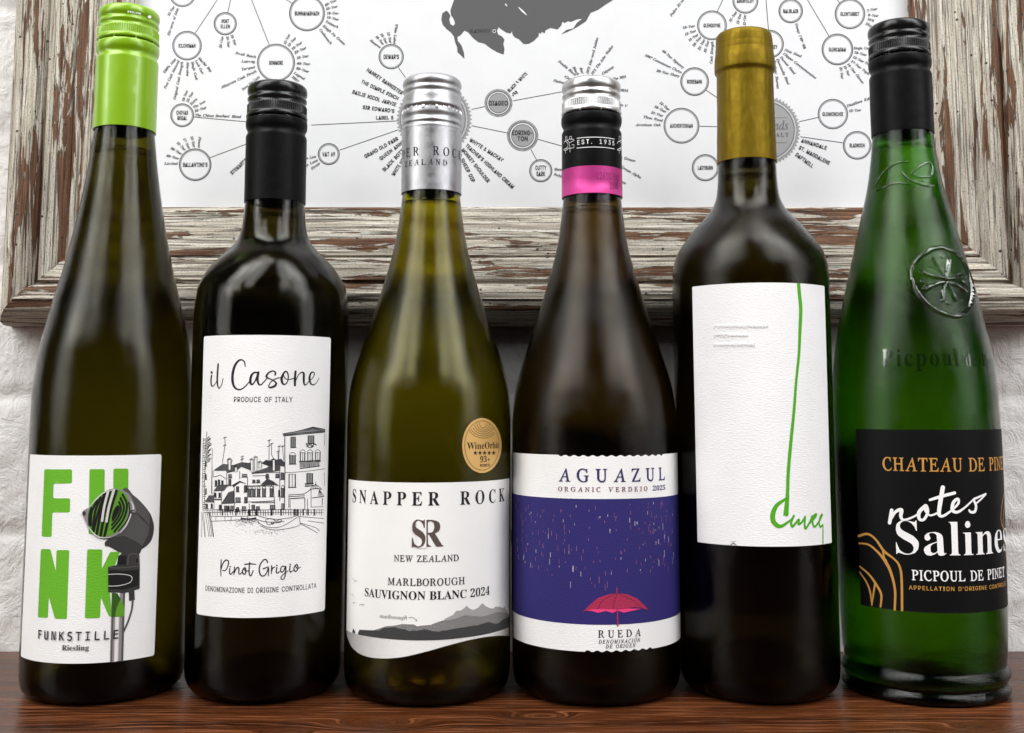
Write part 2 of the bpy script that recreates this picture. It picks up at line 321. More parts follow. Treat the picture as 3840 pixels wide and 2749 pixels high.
 'i': "A::9&979'9:9/9<979B:$:<:':<:$9A:%9<:(9;:/9::/979c979d9:9j9:9n9=9p9D9q9W9Q9W9N9U9D9I9=9?9?9;9G9:9F97!9T9\\9q9\\9s:& B:59097919:979:9;9<9>9B9P:+9Q:49N:69G:79H::9t:99{:8:':5:,:1:.:,:/:&:-9v:)9r:%9o9r9i9{9d:&9]:(9Y:(9N:#9E9y9A9r9<9e98!9^9k9j9l9q9o9v9s9z9z9z:+9w:29o:59g:59c:59a:39]:&9X9m9Y9k!9V9;9^9<9i9@9n9E9r9N9s9X9q9_9l9d9a9f9X9f9U9c9L9@9N9< C:;9c959X969N9:9G9?9?9J9=9S9<9^9>9h9C9t9K:&9V:09`:69n:;:#:<:3:8:6:9:8:;:::;:59y:29y:2:':0:.:+:4:$:79s:79k:49c:09Z:'9T9y9N9h9L9Z9N9M9Q9F9V9@9_9<9l9;9w9?:#9B:-9L:/9I:'9@9x9:9n96 D:B9097919:979:9;9<9>9A9P:*9Q:49N:69G:79H::9p::9|:8:,:4:4:-:9:%:;9y:=9m:<9c:89Y:19M:#9A9j999]97!9Y9;9g9=9r9C9{9L:(9W:,9f:,9z:(:+9z:29s:59j:69c:59`:29L9B9L9?9N9= E:89097919:979:9;9<9>9A9P:*9Q:49N:69G:79H:::5:::1:&:/:&:.:-:,:2:$:59c:59a:39^:,9W9k9e9k9m9l9t9q9w9x9z9x9p9W9n9W9n9a9k9e9e9f9V9f9M9H9L9?9N9=9T9<9e9<9o9>9y9C:$9H:*9Q:-9Q:#97 F:.9197929:9;9;9?9A9Q:*9Q:49O:69H:79I:::1:::-:$:*:$:):/:$:49t:59c:49`:19X9k9d9k9l9l9q9p9v9x9y9x9p9V9m9V9n9_9k9d9f9f9W9f9M9@9O9;9Y999Y97 G:I9h959X979Q9:9H9?9B9G9?9M9=9T9<9^9@9o9E9x9K:&9X:29i::9s:<:%:<:::5:>:7:B:;:D:;:>9x:;9x:9:):5:/:0:3:*:6:#:79q:79j:49_:-9W:#9Q9p9M9b9L9U9N9L9T9B9Z9=9a9:9l999u9;9z9>:#9B:*9\\:)9_:'9a9w9b9x9d:E9d:D9b:=9a:99]:09>9z97 H:E9097919:969:9;9<9>9A9P:*9Q:49N:69G:79H::9m::9l:79g:79c:59_:/9X9m9X9k9[9k:(9l:0:/:0:4:,:6:&:7:':::L:::K:7:E:7:A:5:>:0:,9G:+9@:+9=:.9;:59::4979i979j9:9s9;9w9A:&9b:%9e9|9f9Y9f9V9e9L9@9N9;9V9:9U97 I9h9197929:989:9<9=9@9F9R:/9R:39P:59I:79H:79I::9n::9m:79g:79d:59`:09N9G9N9=9P9;9W9:9V97 J9j9;9594969/9;9-9A9/9F939H979H9:9D999<9:9:9>999A9;9E9F9V:09T:59J:79K::9r::9q:79h:59e:09T9M9O9B9G989A96 K:89097919:969:9;9<9>9A9P:*9Q:49N:69G:79H::9m::9l:79d:69`:29W9k9X9i:&:0:(:3:':69{:79z:79{:::A:::@:7:::6:3:29d9l:'9A:-9;:59::4979f979g9:9m9:9p9<9p9A9Y9e9W9f9U9d9L9@9M9=9O9;9W9:9W97 L:79297939:999:9=9<9@9A9R:*9S:19S:49P:69I:79J::9o::9n:79f:69b:19P9I9N9?9P9=9V9<9h9<9s9>9|9C:'9H:-9Q:/9Q:'97 M:S9097919:979:9:9<9>9A9Q:+9Q:49N:69H:79H::9a::9k9M:@:::Z:::Y:7:S:7:O:5:L:0:99C::9<:=9;:C9::B979w979x99:&9<:*9A:=:+9c979a979V:,9E9C9E9<9I9:9O9:9N97 N:A9{959V:(9E9@9E9=9G9;9O9:9O979097919:989;9;9=9?9F9Q:-9P:39K:79G:79H::9[:::$9M:4:1:3:4:1:6:):7:*:::H:::G:7:>:5:::0:#95 O:D9_959O989G9<9A9C9=9K9<9Q9;9Z9=9c9D9u9L:&9S:-9]:49e:89n:;9w:<:$:;:-:9:4:4:::.:>:&:?9z:@9q:>9g:;9]:59S:'9B9r999i96!9_999j9<9w9E:'9S:.9d:19v:0:':.:-:,:2:(:5:#:79w:89k:59d:19^:*9T9w9M9d9J9R9M9E9P9@9T9<9Y9: P:.9097919:979:9;9<9>9A9P:+9Q:49N:69G:79H::9l::9|:8:(:5:,:1:.:+:/9|:.9x:*9q9z9h9n9d9U9c9L9@9M9=9O9;9X9:9W97!9^9g9f9h9p9l9u9p9y9y9y:(9w:19p:59g:69b:59`:19W9l9X9h Q:D9r8w9g8x9M9$9E9#9=8x9;8z9T969F9=9@9E9=9L9;9S9=9d9A9p9H9{9Q:+9]:49h::9s:<:&:;:1:6:7:1:;:,:=:':?9w:=9f:79X:*9G9w9<9h979Y959P9.9^9-9|9&:,9):792:990:,9#:$8y!9_999f9:9m9=9y9H:)9Z:/9o:/:&:+:1:':59|:79v:89n:79c:09Y:%9Q9p9L9a9J9R9M9E9P9@9T9<9Y9: R:79097919:979:9;9<9>9B9P:+9Q:49N:69G:79H::9t:::%:8:+:5:0:.:1:):19z:/9t:+9p9y9i9q9f:&9B:+9;:19::1979v979c9e9U9e9L9@9O9;9W9:9W97!9_9i9l9j9r9m9w9q9{9y9|:+9x:29o:59g:59c:49`:19W9j S:'9V959M969?9:9<999:9598959<9T9?9T9@9I9C9C9G9>9K9;9T999[9:9a9?9e9E9f9M9d9T9`9Z9N9n9I9z9I:(9L:09R:69W::9c:<9k:;9v:89y:99{:<:#:<9y9z9w9z9v:'9s:09m:69e:89_:79Z:49W:/9V:'9X9{9^9s9n9a9r9W9s9P9q9G9k9=9`97 T:19A979A9:9H9:9L9<9P9B9e:39c:59^:59N:39H:.9C:#9@:$9F:::9:::5:#:2:#:2:.:.:3:%:59t:49_9A9_9>9a9;9l9:9k97 U:?9_959S979L9:9E9A9B9G9A9N9B9V9P:19O:49M:69E:79E::9l::9l:79g:79b:59^:09P9S9O9J9Q9D9V9?9\\9<9g9<9p9?9w9D9|9L:'9[:2:.:1:5:.:7:(:7:(:::G:::G:7:?:6:::1:+9T:$9C9x9=9q989i96 V:49G959J:09H:59E:79?:79?::9d::9d:89[:69X:19U9J:.:-:0:2:0:5:-:7:':7:(:::D:::C:7:>:6:7:09J95 W:S9H959K:09H:59E:79?:89?::9e::9d:89[:69Y:19V9N9w:$9w:39s:69l:79m:::7:::6:7:2:7:-:5:+:.:(9O:N:.:O:4:K:7:E:7:F:::b:::b:7:[:5:T:.9w959t959w9u9J95 X:99+979+99949<9:9A9_9e9Q:19K:69C:79D::9m::9l:79d:69a:29k9o:(:,:,:1:-:4:,:6:#:7:$:::D:::C:7:@:7:6:09l9i9z9@:%9;:/9::.979^979^9:9h9;9j9>9i9F9a9_9I9G9E9A9D9>9E9;9O999N97 Y:/9A979A999K9;9O9?9X9_9H:/9C:59::79:::9c::9b:79Z:69X:49W:29X:,9d9f9|:(:(:0:(:3:':59w:79x:::>:::=:7:8:6:1:/9f9`9^9>9a9:9k999j97 Z:995979599:$:59b:59W:39O:/9G:#9E:#9L:::8:::8:89H9<9`9<9q9=9y9@:&9E:-9Q:/9Q:'97 a9{9A959:98969>969H989S9<9^9C9h9L9p9U9u9\\9v9a9u9d9s9e9o9g9u9q9u9c9A9d9>9g9>9o9G9q9E9j9<9d979^959[969Y989Y9=9]9O9O9<9H97!9G9>9L9?9R9D9]9U9b9e9c9m9a9q9\\9s9V9q9P9l9I9a9D9S9B9G9C9@ b9{9G959<97989:969>9I:29I:79A:89B::9V:>9X:=9L9i9R9p9Z9u9b9v9g9v9m9s9r9m9t9e9t9]9o9P9d9B9U98!9J999Q9:9Y9?9_9F9e9R9h9[9h9e9e9l9`9o9Z9p9T9m9N9h9J9_9A9?9C9: c9s9K959@98999@979F979O989V9;9^9A9f9G9m9O9r9X9v9c9v9h9t9k9q9l9l9k9g9h9e9b9e9`9g9`9j9c9q9\\9s9U9p9Q9m9H9a9D9U9C9L9D9F9G9?9L9<9S9<9]9A9e9G9g9E9Y999T97 d:$9C959<97989;969?969J9:9Y9C9g9K9o9Q9s9Y9v9`9v9d9u9g9r9n:49l:79f:89f::9p:<9{:>9|:<9f9@9g9=9j9=9t9G9v9E9j989d959_969\\989\\9<9_9M9X9C9R9;9K97!9I9=9N9>9S9B9^9Q9e9f9e9l9d9q9_9s9V9p9M9h9H9^9B9P9A9E9C9? e9p9I969C969=99979B969O9<9_9E9k9Q9s9X9v9`9v9e9u9i9r9j9i9h9d9d9_9]9[9T9W9C9S9C9F9E9@9H9>9K9=9R9<9Y9?9c9G9e9E9_9>9X999Q97!9D9W9P9Z9[9a9_9h9`9m9_9q9[9s9U9q9N9k9H9a f9_9-8r9*8s9&8u9%8|9'9%9,9%9.9#9-8w9/8v928w958{9:929E9p989p999t9F9t9L:.9P:49W:;9\\:>9b:>9g:>9k:<9m:99n:59m:19k:/9h:/9d:09c:49d:99a:;9[:99X:39Q9t9a9t9`9p9Q9p9G9A9@9+998x938t g9p9D8r9=8s958u9/8z9-9&9-9,91939>9<9:9?989C9C9O9;9U999[999b9<9h9@9n9E9r9K9u9S9w9Z9v9g9r9q9r9q9l9h9l9h9d9g9^9c9X9_9S9T9O9G9N9D9J9C9G9F9E9W9?9`999c949d9/9b9'9[8y9O8t!9M9Q9Q9R9U9T9\\9_9]9l9[9p9X9s9S9s9N9q9I9l9F9e9D9]9E9V9H9R!9F8w9Q8x9X9#9Z9'9Z9-9X919T949A9;9;969690959*979#9=8x h:-9t969l989h9?9h9K9o9p9n9v9i9x9d9v9_9s9Z9m9S9c9P9Y9H979<979O:79N:;9H:=9D:=9E:C9^:C9S9n9U9n9a9|9i:&9n:&9v:%9{9z9|9q9u9K9u9C9v9@9x9>9|9>:(9A:*9=9|98 i9Z9O:,9K:.9I:39K:79O::9T:79V:39T:.!9>959997979=9C9l9A9o9:9p9;9s9P9v9Q9t9C9A9D9>9G9>9J9@9Q9H9S9F9H999D97 j9Z9P:,9K:.9I:39K:79P::9U:79W:39U:.!9-8r9)8s9%8v9$8z9$9$9'9&9+9&9-9#9-8v908v928x969+9<9D9C9l9B9o9;9p9;9s9O9v9P9t9E9?9@9-9;9#978w928t k9{9c969_969\\9:9O9W9G9Q9?9794979L:09L:79C:89D:;9Y:>9Z:=9H9V9`9i9e9n9d9q9^9r9`9t9z9t9z9r9t9q9k9l9X9^9b9E9f9?9i9>9l9?9s9G9u9E9k99 l9Z9=969:969799979<979B9K:49I:89C:99C:;9Y:>9B9B9C9?9F9>9O9G9R9E9F99 m:K:/96:*97:(9?:39g:39k:19m:.9n:)9l9v9_9l9L9e979Z979g9d9h9j9g9m9d9n9a9m9V9e9N9[9G9M9?9794979C9l9A9o9:9p9;9s9P9v9Q9v9I9Z9V9j9a9s9g9u9n9v9s9s9t9l9p9\\9v9d:'9p:29u:79v:;9u:?9q:>9j:49@:59>:89>:;9A:A9H:C9F:99::697 n:&9c959_979]9=9g9h9g9l9d9n9_9l9Y9h9M9Z9F9L9?9795979C9h9C9n9:9p9;9r9R9v9J9Z9W9j9b9s9l9v9p9u9s9s9s9i9h9@9i9>9l9>9q9C9u9I9w9H9n9:9j97 o:#9L959A98999@969K989V9>9b9G9l9S9t9_9v9i9u9n9r9r9n9v9c9t9W9n9J9d9>9Y98!9N999U9;9[9@9c9J9h9V9j9b9i9l9e9q9^9s9X9q9O9j9J9b9D9U9B9K9C9A9F9< p9{9$8s9$8v9-8x908|9B9f9C9k9B9n9:9p9;9s9P9v9Q9s9M9i9U9p9\\9u9d9v9m9t9s9n9t9g9t9_9q9T9h9E9Z9:9N969G969A989<8z9?8v9F8u9F8s!9K999Q9:9X9>9b9L9h9]9h9f9g9l9b9p9Z9o9T9l9O9e9J9[9C9?9E9: q9{9G8s9H8u9O8v9S8z9`9L9Y9B9Q9;9J979B969=97979<959D969N999X9?9b9F9j9O9q9X9u9a9v9h9s9j9n9l9u9v9u9`9$9`8w9c8v9j8u9i8s!9I9=9P9?9Y9G9a9T9e9_9g9i9e9o9a9r9Z9r9T9n9N9h9H9`9D9V9B9M9B9D9D9? r9d94979B9j9A9n9:9p9:9r9P9v9I9[9R9j9Z9s9a9v9d9u9f9q9d9j9a9g9^9g9Z9i9Y9m9O9_9F9M9?97 s9i9G95989895969396969L989L9:9B9<9>9@9:9H999L9;9O9?9P9E9O9J9B9]9?9g9@9m9D9r9I9u9P9v9^9s9`9t9a9v9c9v9`9b9^9b9\\9k9X9q9P9s9M9r9J9o9I9k9J9f9X9S9Z9M9[9G9Y9@9T9:9N97 t9\\9>959:969898979@9D9p9;9p9;9r9G9x9R:+9U:+9P9t9\\9t9Z9p9O9p9D9E9C9?9E9=9J9@9P9G9R9E9G99 u:&9@959;97989=999E9B9l9@9p9:9p9:9s9O9v9P9v9C9F9C9B9D9?9H9>9N9A9U9G9\\9Q9f9c9k9u9v9u9h9A9i9>9l9>9p9@9v9H9x9F9q9=9g969a969]989]9A9c9V9Y9G9P9=9H97 v9r9C959?9h9<9n969p969s9E9v9H9u9J9k9M9C9_9W9e9b9g9g9a9o9b9t9e9v9h9v9l9s9n9n9k9d9^9P9F95 w:69A959?9g9=9n9:9p969q979s9E9v9H9v9J9i9K9I9g9v9i9v9n9E:&9\\:*9c:*9h:&9n:&9s:(9v:+9v:09t:19n:09e:&9U9g959e959`9c9C95 x9o9V959R969O9:9J9O9>9>979890969-979+999+9=9-9@919A979?9;9A9I9U9C9n9?9p969p979r9<9s9H9v9L9v9M9r9Q9`9a9t9g9v9j9u9l9t9m9p9l9m9h9k9a9m9_9l9R9[9W9D9Z9?9\\9>9_9?9g9H9i9F9^9: y9m9.8r9+8s9(8u9(8x9)8{9-9#948{978|9G969=9h999n929p939s9D9v9G9n9K9[9P9B9_9\\9b9c9b9i9\\9n9]9t9_9v9c9v9f9u9h9r9i9k9e9`9Z9K9E9,978w928s z9l9T959:9:90969/97909:9]9k9S9j9C9m9?9k9<9g9:9h9<9n9@9t9C9v9L9v9_9r9c9s9i9v9j9u9i9r9<9A9F9B9Y9?9^9C9a9H9c9G9^9;9Z97",
 's': "A:=9:979_:C9n:C::97:,979l:'9e:=9h:=9b:'9H97!9M9S9M9_:'9_:'9S B:89C979C:C9n:B9v:@:%:;:):5:,:/:,9|:*9w:'9r9v9l:)9f:/9\\:09U:09M:.9F:*9A9|9;9p97!9P9B9l9C9u9D9y9G:#9L:$9R:#9Y9x9`9q9d9k9e9P9e!9P9p9n9q9v9v9z:$9y:.9v:39r:59j:79P:7 C:C9l969\\989U9<9L9D9E9N9B9V9?9j9B:#9I:39U:>9d:C9l:D9v:C:%:@:,:=:2:6:7:1:<:#:/:#:+:,:$:39v:79l:89d:79Y:29S:+9O:#9L9r9L9b9O9W9S9N9Y9H9a9D9i9B9q9B9z9E:'9I:,9O:/9W:<9W:79I:-9?9{98 D:A9c979J979J9B9j9C9q9E9y9I:&9O:)9U:,9_:-9j:*9|:$:-9w:39q:59c:79J:79J:C9n:B9z:?:*:8:2:/:5:':99t:99j:79W:49O:-9E:#9=9u9:!9P:C9P979C979C:C E:19C979C:C:':C:':79P:79P9p:$9p:$9e9P9e9P9B:(9B:(97 F:/9C979C:C:':C:':79P:79P9o9|9o9|9c9P9c9P97 G:E9m969`979X9:9R9>9I9G9C9R9@9[9?9o9B:#9I:39U:>9d:C9t:D9{:B:*:>:/:9:6:2:::*:<:#:/:#:+:*:':09z:59s:89i:89^:59U:.9P:&9M9v9L9f9N9Z9S9N9\\9F9d9C9j9B9w9C:(9J:.9T:09_:49_9p9_9p9j:=9j:<9[:99L:19A:(9;9|98 H:D9C979C:C9P:C9P9q:+9q:+:C:8:C:897:+97:+9e9P9e9P97 I9s9=979=9B9O9B9O:79=:79=:C9m:C9m:79\\:79\\9B9m9B9m97 J:,9\\969P989F9>9@9G9>9T9>9Z9K9Z9K9N9N9H9S9C9\\9A9a9B9g9D9k9J9m9N9m:C9z:C9z9T9y9K9w9D9o9;9d97 K::9L9T9L9b9Z9t:&:C:7:C!9C979C:C9P:C9P9d9P97!:'979]9k9e9u:797 L:,9C979C:C9P:C9P9B:%9B:%97 M:[9C979C:C9U:C9n9\\9w9A9t9A9{9W:<:C:O:C:O97:B97:B:0:B:8:D:8::9w9{979p979Y9q9M:89O:89O:09O97 N:F9C979C:C9R:C:&9U:09B:.9B:-9V:-:C:::C::97:*979Z9y9M:79O:89P97 O:H9l969\\989U9<9L9D9E9N9B9V9?9j9B:#9E:,9L:69U:>9\\:A9l:D:#:A:*:>:3:6:::,:=:#:@9j:=9V::9N:39D:-9>:#98!9l9B9r9B9z9E:*9L:/9T:19Z:39j:19y:/:&:*:.9z:59r:89l:89d:79^:59U:.9P:&9N9y9L9j9N9Z9P9T9U9L9^9E9d9C P:69C979C:C9j:C9t:A9y:>:&:9:,:0:/:&:.9t:+9l:&9f9y9`9q9]9M9\\9M9g9h9h9o9i9w9m9{9w9{:*9x:09t:49j:79P:79P97 Q:H9h9W9v9W:;9-:-9-!9l969\\989U9<9L9D9E9N9B9V9?9j9B:#9E:,9L:69U:>9\\:A9l:D:#:A:*:>:3:6:::,:=:#:@9j:=9V::9N:39D:-9>:#98!9l9B9r9B9z9E:*9L:/9T:19Z:39j:19y:/:&:*:.9z:59r:89l:89d:79^:59U:.9P:&9N9y9L9j9N9Z9P9T9U9L9^9E9d9C R:79C979C:C9j:C9t:A9z:?:&:::,:1:.:):.9x:+9m:&9g9z9b9q9`9J9_9J9j9h9j9q9l9x9p9|9z9z:,9w:29s:59h:79P:79P97!:$979e9e9t9e:397 S:69d959V979I9=9A9H9?9R9L9R9N9K9R9F9X9C9`9A9h9A9p9C9v9G9{9L9|9V9w9]9o9a9X9h9M9m9F9s9B9{9A:'9C:09E:49I:;9P:?9X:C9h:D9t:B:#:<:+:2:-:)9z:)9x:/9q:69j:89`:89X:79R:29N:+9O:#9Q9z9W9u9u9l:%9g:-9]:/9S:,9F:%9>9r97 T:79=:79=:C:0:C:0:79j:79j979^979^:7 U:D9k959\\979V9:9N9@9H9G9E9M9C9Z9C:C9P:C9Q9T9T9L9Z9F9c9B9k9A9s9B9y9E:$9H:)9P:,9[:,:C:8:C:89Z:69M:09B:)9<9v97 V:=9`979::C9H:C9b9R9i9=9f9=:,:C:::C9o97 W:f9V979::C9G:C9X9^9^9?9]9?9a9T9t:C:):C:@9?:?9?:C9T:V:C:c:C:G97:897:'9x9z:<:#:<9z:,9e97 X:<9;979b9p9b9f9=:C9L:C9`:%9h9q9e9q9i9y:(:C:6:C9k9g9k9p:897:)979m9X9e9e9h9e9d9^9I97 Y:;9`979`9a9::C9I:C9e9n9i9e9d9e9i9r:):C:8:C9m9a9m97 Z:59?979?9@9t:39{:<:#:89?:79?:C:,:C:,:99R9G9J9>9I9B:-9B:-97 0:89d969W989Q9<9J9C9E9N9B9V9A9j9B:$9E:,9J:69Q:>9W:A9d:D9r:A9x:>:%:6:*:,:,:$:.9j:,9V:*9N:%9C9x9<9r98!9d9A9m9C9q9F9v9L9{9Z9|9j9{9y9v:.9q:49m:79d:99[:79X:49S:.9N9y9M9j9N9Z9S9L9X9F9[9C 1:89F979F9B:+9B:+97!9n:C9n979a979a:79H:%9H:29_:C 2:89D979D9@9o9o9u9x9w:'9v:,9t:29o:69i:89^:89W:59R:.9P:%9D:%9F:19J:89O:=9V:A9^:D9g:D9o:B9v:?:$:8:':2:):*:)9|:&9s9t9d9V9B:+9B:+97 3:89c969T989K9=9B9G9@9Q9M9Q9P9H9X9C9a9A9i9B9q9E9w9K9y9T9w9]9s9b9l9g9e9h9V9i9V9s9q:79E:79E:C:':C:':99a9o9a9q9o9p9w9m:$9h:*9\\:,9T:*9L:%9B9w9;9l97 4:89?9L9?9W9h:C9u:C9M9X:09X:09L!9o979o9w9|9w9|97 5:89c969X979M9=9E9G9C9Q9O9Q9P9M9T9H9X9D9^9A9i9B9q9F9v9L9x9Q9x9Z9w9`9u9e9p9j9i9n9c9n9X9m9Q9h9D9j9J:C:&:C:&:79U:79R9s9Y9w9a9z9l9y9t9v9{9r:'9i:*9a:+9X:)9K9|9?9o98 6:89d969V999K9A9E9N9D9W9E9_9H9j9M9s9i:C9w:C9U9k9T9k9U9m9\\9s9b9u9i9v9v9r:&9i:*9\\:*9M:#9A9s99!9d9A9l9B9s9G9w9O9x9V9w9^9s9f9l9k9d9l9]9k9V9f9Q9^9P9W9Q9O9V9G9]9B 7:89J979x:79C:79C:C:+:C:+:79X97 8:89d969X979K9>9C9H9A9R9C9Z9G9c9N9i9V9l9M9q9G9y9E:)9G:39K:99R:?9\\:C9d:D9m:C9v:?:$:9:(:3:):):'9y9|9q9s9l9z9i:'9c:,9Z:-9R:+9H:#9>9q97!9d9A9l9B9t9F9y9L9z9S9y9Z9t9a9l9e9d9f9\\9e9T9a9O9Z9N9S9O9L9T9F9\\9B!9d9q9k9r9r9v9v9|9w:(9v:.9r:49k:89d:99]:89W:49S:.9R:(9S9|9W9v9^9r 9:89d:D9s:A:#:9:*:,:+9|:*9u:&9j9{9`9_979Q979s9i9t9i9s9g9m9`9g9^9`9^9R9b9I9k9D9w9E:,9K:99V:A!9d:99]:89V:39Q:+9P:#9Q9v9V9n9]9i9d9h9l9i9s9n9w9u9x:#9w:+9s:39l:8 .9]9J969D999A9?9D9F9J9H9Q9F9S9?9Q99 -:89z9h9z9]9N9]9N9h '9`9G9w9E:C9R:C9Q9w &:79^969R979G9>9@9H9>9R9@9[9E9c9f:#9j:(9k:.9j:49f:89_:99Y:89T:39R:-9T:&9Y9x:597:&979O9r9I9z9F:+9G:59M:=9V:B9d:C9n:@9v:79x:,9u:$9p9w9T9a9M9Z9K9T9J9P9K9K9O9F9U9B9\\9@9d9A9k9D9s9J9x9Q9|9Z:#9d:/9d:.9X:+9P9z9@9t9<9m98 (9n9I9`9J9p9N:*9T:<9Z:I9f:I9[:+9V9k9U9Z9X9K9]9:9f9$9Z9$9U9.9L9G )9n9>9$9J9A9N9N9O9]9O9k9M9y9G:39B:B9>:I9J:I9R:99Z9x9\\9h9\\9[9W9B9M9)9J9$ %:d9Z9p9R9q9K9v9H9|9F:+9G:59J:=9Q:B9Z:D9b:C9i:>9m:89n:/9n:%9j9w9c9r!9Z9x9a9{9c:%9d:+9c:39b:89_:;9Z:<9T:99Q:59P:/9Q:'9S9|9V9y!:A95:996:29;:/9A:-9J:.9T:19\\:89b:A9d:I9c:P9^:T9X:U9O:U9E:Q9=:K97!:A9>:H9@:J9D:K9J:K9R:I9W:F9Z:A9[:;9Y:99U:89O:89G::9B:=9?!9Q97:=:C:I:C9]97 ,9]9?8y9E9E9R9E9H8y +:89_9>9_:&9j:&9j9>!9C9Y9C9d:+9d:+9Y",
 'd': 'F:39G:E:*:E:*:99U:99U9t:&9t:&9i9U9i9U979G97 U:39A9_9A:E9O:E9O9X9Q9J9U9D9^9A9i9A9p9E9s9I9t9N9t:E:):E:(9U:&9F:#9@9x9<9s999k969[959O9:9F9B9B9N N:39A:E9S:E9v9I9v:E:):E:)979q979N:39N979A97 K:39A:E9O:E9O9q9{:E:1:E9c9t:2979{979Y9k9O9`9O979A97 S:3:#:A:#:39n::9f:;9]:;9X:99R:59P:19N:*9P:#9S9y9Z9u9t9n9z9j:%9e:)9[:)9S:(9J:%9C9z9=9s989e959S969B9;9B9J9T9B9]9@9f9A9l9C9r9G9u9M9v9S9t9[9p9`9j9c9P9k9J9n9E9s9B9x9A:(9B:19E:89M:A9Y:F9i:G T:39::E:0:E:0:99i:99i979[979[:99::9 I:39E:E:%:E:%:99i:99i9C:%9C:%979E979E9C9[9C9[:99E:9 L:39F:E9T:E9T9C:,9C:,979F97 E:39E:E:(:E:(:99S:99S9t:&9t:&9i9S9i9S9C:*9C:*979E97',
}

def _dec(s):
    return [(ord(s[i]) - 35) * 90 + ord(s[i + 1]) - 35 - 2000 for i in range(0, len(s), 2)]
FONT = {}
for k, s in GLYPHS.items():
    FONT[k] = {}
    for g in s.split(' '):
        if not g:
            continue
        # '!' splits the outlines of one letter
        body = g[1:]
        adv = _dec(body[:2])[0] / 200
        rest = body[2:]
        cs = []
        for c in rest.split('!'):
            q = _dec(c)
            if len(q) >= 6:
                cs.append([(q[i] / 200, q[i + 1] / 200) for i in range(0, len(q), 2)])
        FONT[k][g[0]] = (adv, cs)
CAPH = {k: max(y for c in FONT[k]['E'][1] for _, y in c) for k in FONT}

def glyph(font, ch):
    """(advance, outlines, cap height); 'r' is an upright book face made by straightening the italic capitals"""
    if font == 'r':
        if ch in FONT['i'] and ch.isupper():
            a, cs = FONT['i'][ch]
            cs = [[(x - .26 * y, y) for x, y in c] for c in cs]
            x0 = min(x for c in cs for x, _ in c)
            x1 = max(x for c in cs for x, _ in c)
            return x1 - x0 + .07, [[(x - x0 + .035, y) for x, y in c] for c in cs], CAPH['i']
        font = 'b'
    if font == 'i' and ch not in FONT['i'] and ch in FONT['b']:
        a, cs = FONT['b'][ch]
        return a, [[(x + .2 * y, y * .95) for x, y in c] for c in cs], CAPH['i']
    if ch in FONT[font]:
        a, cs = FONT[font][ch]
        return a, cs, CAPH[font]
    if ch in FONT['s']:
        a, cs = FONT['s'][ch]
        k = CAPH[font] / CAPH['s']
        return a * k, [[(x * k, y * k) for x, y in c] for c in cs], CAPH[font]
    return .28, [], CAPH[font]

def fatten(c, d):
    """push an outline outwards (counter-clockwise outer, clockwise holes)"""
    if not d:
        return c
    n = len(c)
    out = []
    for i in range(n):
        p, q, r = c[i - 1], c[i], c[(i + 1) % n]
        ax, ay = q[0] - p[0], q[1] - p[1]
        bx, by = r[0] - q[0], r[1] - q[1]
        la, lb = math.hypot(ax, ay) or 1, math.hypot(bx, by) or 1
        nx, ny = ay / la + by / lb, -ax / la - bx / lb
        ln = math.hypot(nx, ny) or 1
        out.append((q[0] + nx / ln * d, q[1] + ny / ln * d))
    return out

def area2(c):
    return sum(c[i - 1][0] * c[i][1] - c[i][0] * c[i - 1][1] for i in range(len(c))) / 2

def inside(p, c):
    r = False
    for i in range(len(c)):
        a, b = c[i - 1], c[i]
        if (a[1] > p[1]) != (b[1] > p[1]) and p[0] < (b[0] - a[0]) * (p[1] - a[1]) / (b[1] - a[1]) + a[0]:
            r = not r
    return r

def crom(P, closed=False, n=6):
    """smooth a polyline"""
    if len(P) < 3:
        return list(P)
    out = []
    N = len(P)
    for i in range(N if closed else N - 1):
        a = P[(i - 1) % N] if closed or i > 0 else P[0]
        b, c = P[i], P[(i + 1) % N]
        d = P[(i + 2) % N] if closed or i + 2 < N else P[-1]
        for k in range(n):
            t = k / n
            out.append(tuple(.5 * (2 * b[j] + (c[j] - a[j]) * t + (2 * a[j] - 5 * b[j] + 4 * c[j] - d[j]) * t * t + (3 * b[j] - a[j] - 3 * c[j] + d[j]) * t ** 3) for j in range(len(b))))
    if not closed:
        out.append(tuple(P[-1]))
    return out

def rounded(P, r, n=5):
    """cut the corners of a polygon with arcs"""
    out = []
    N = len(P)
    for i in range(N):
        a, b, c = P[i - 1], P[i], P[(i + 1) % N]
        la, lc = math.dist(a, b), math.dist(c, b)
        k = min(r, la * .45, lc * .45)
        p = (b[0] + (a[0] - b[0]) / la * k, b[1] + (a[1] - b[1]) / la * k)
        q = (b[0] + (c[0] - b[0]) / lc * k, b[1] + (c[1] - b[1]) / lc * k)
        for j in range(n + 1):
            t = j / n
            out.append(tuple((1 - t) ** 2 * p[d] + 2 * t * (1 - t) * b[d] + t * t * q[d] for d in (0, 1)))
    return out

# ------------------------------------------------------------------ surfaces that carry print
class Flat:
    """an upright plane; u = x, v = z"""
    def __init__(s, Y):
        s.Y = Y
        s.K = Y / FPX
        s.wrap = False
    def uv(s, x, y):
        p = on_plane(x, y, s.Y)
        return (p.x, p.z)
    def xyz(s, u, v, off):
        return (u, s.Y - off, v)

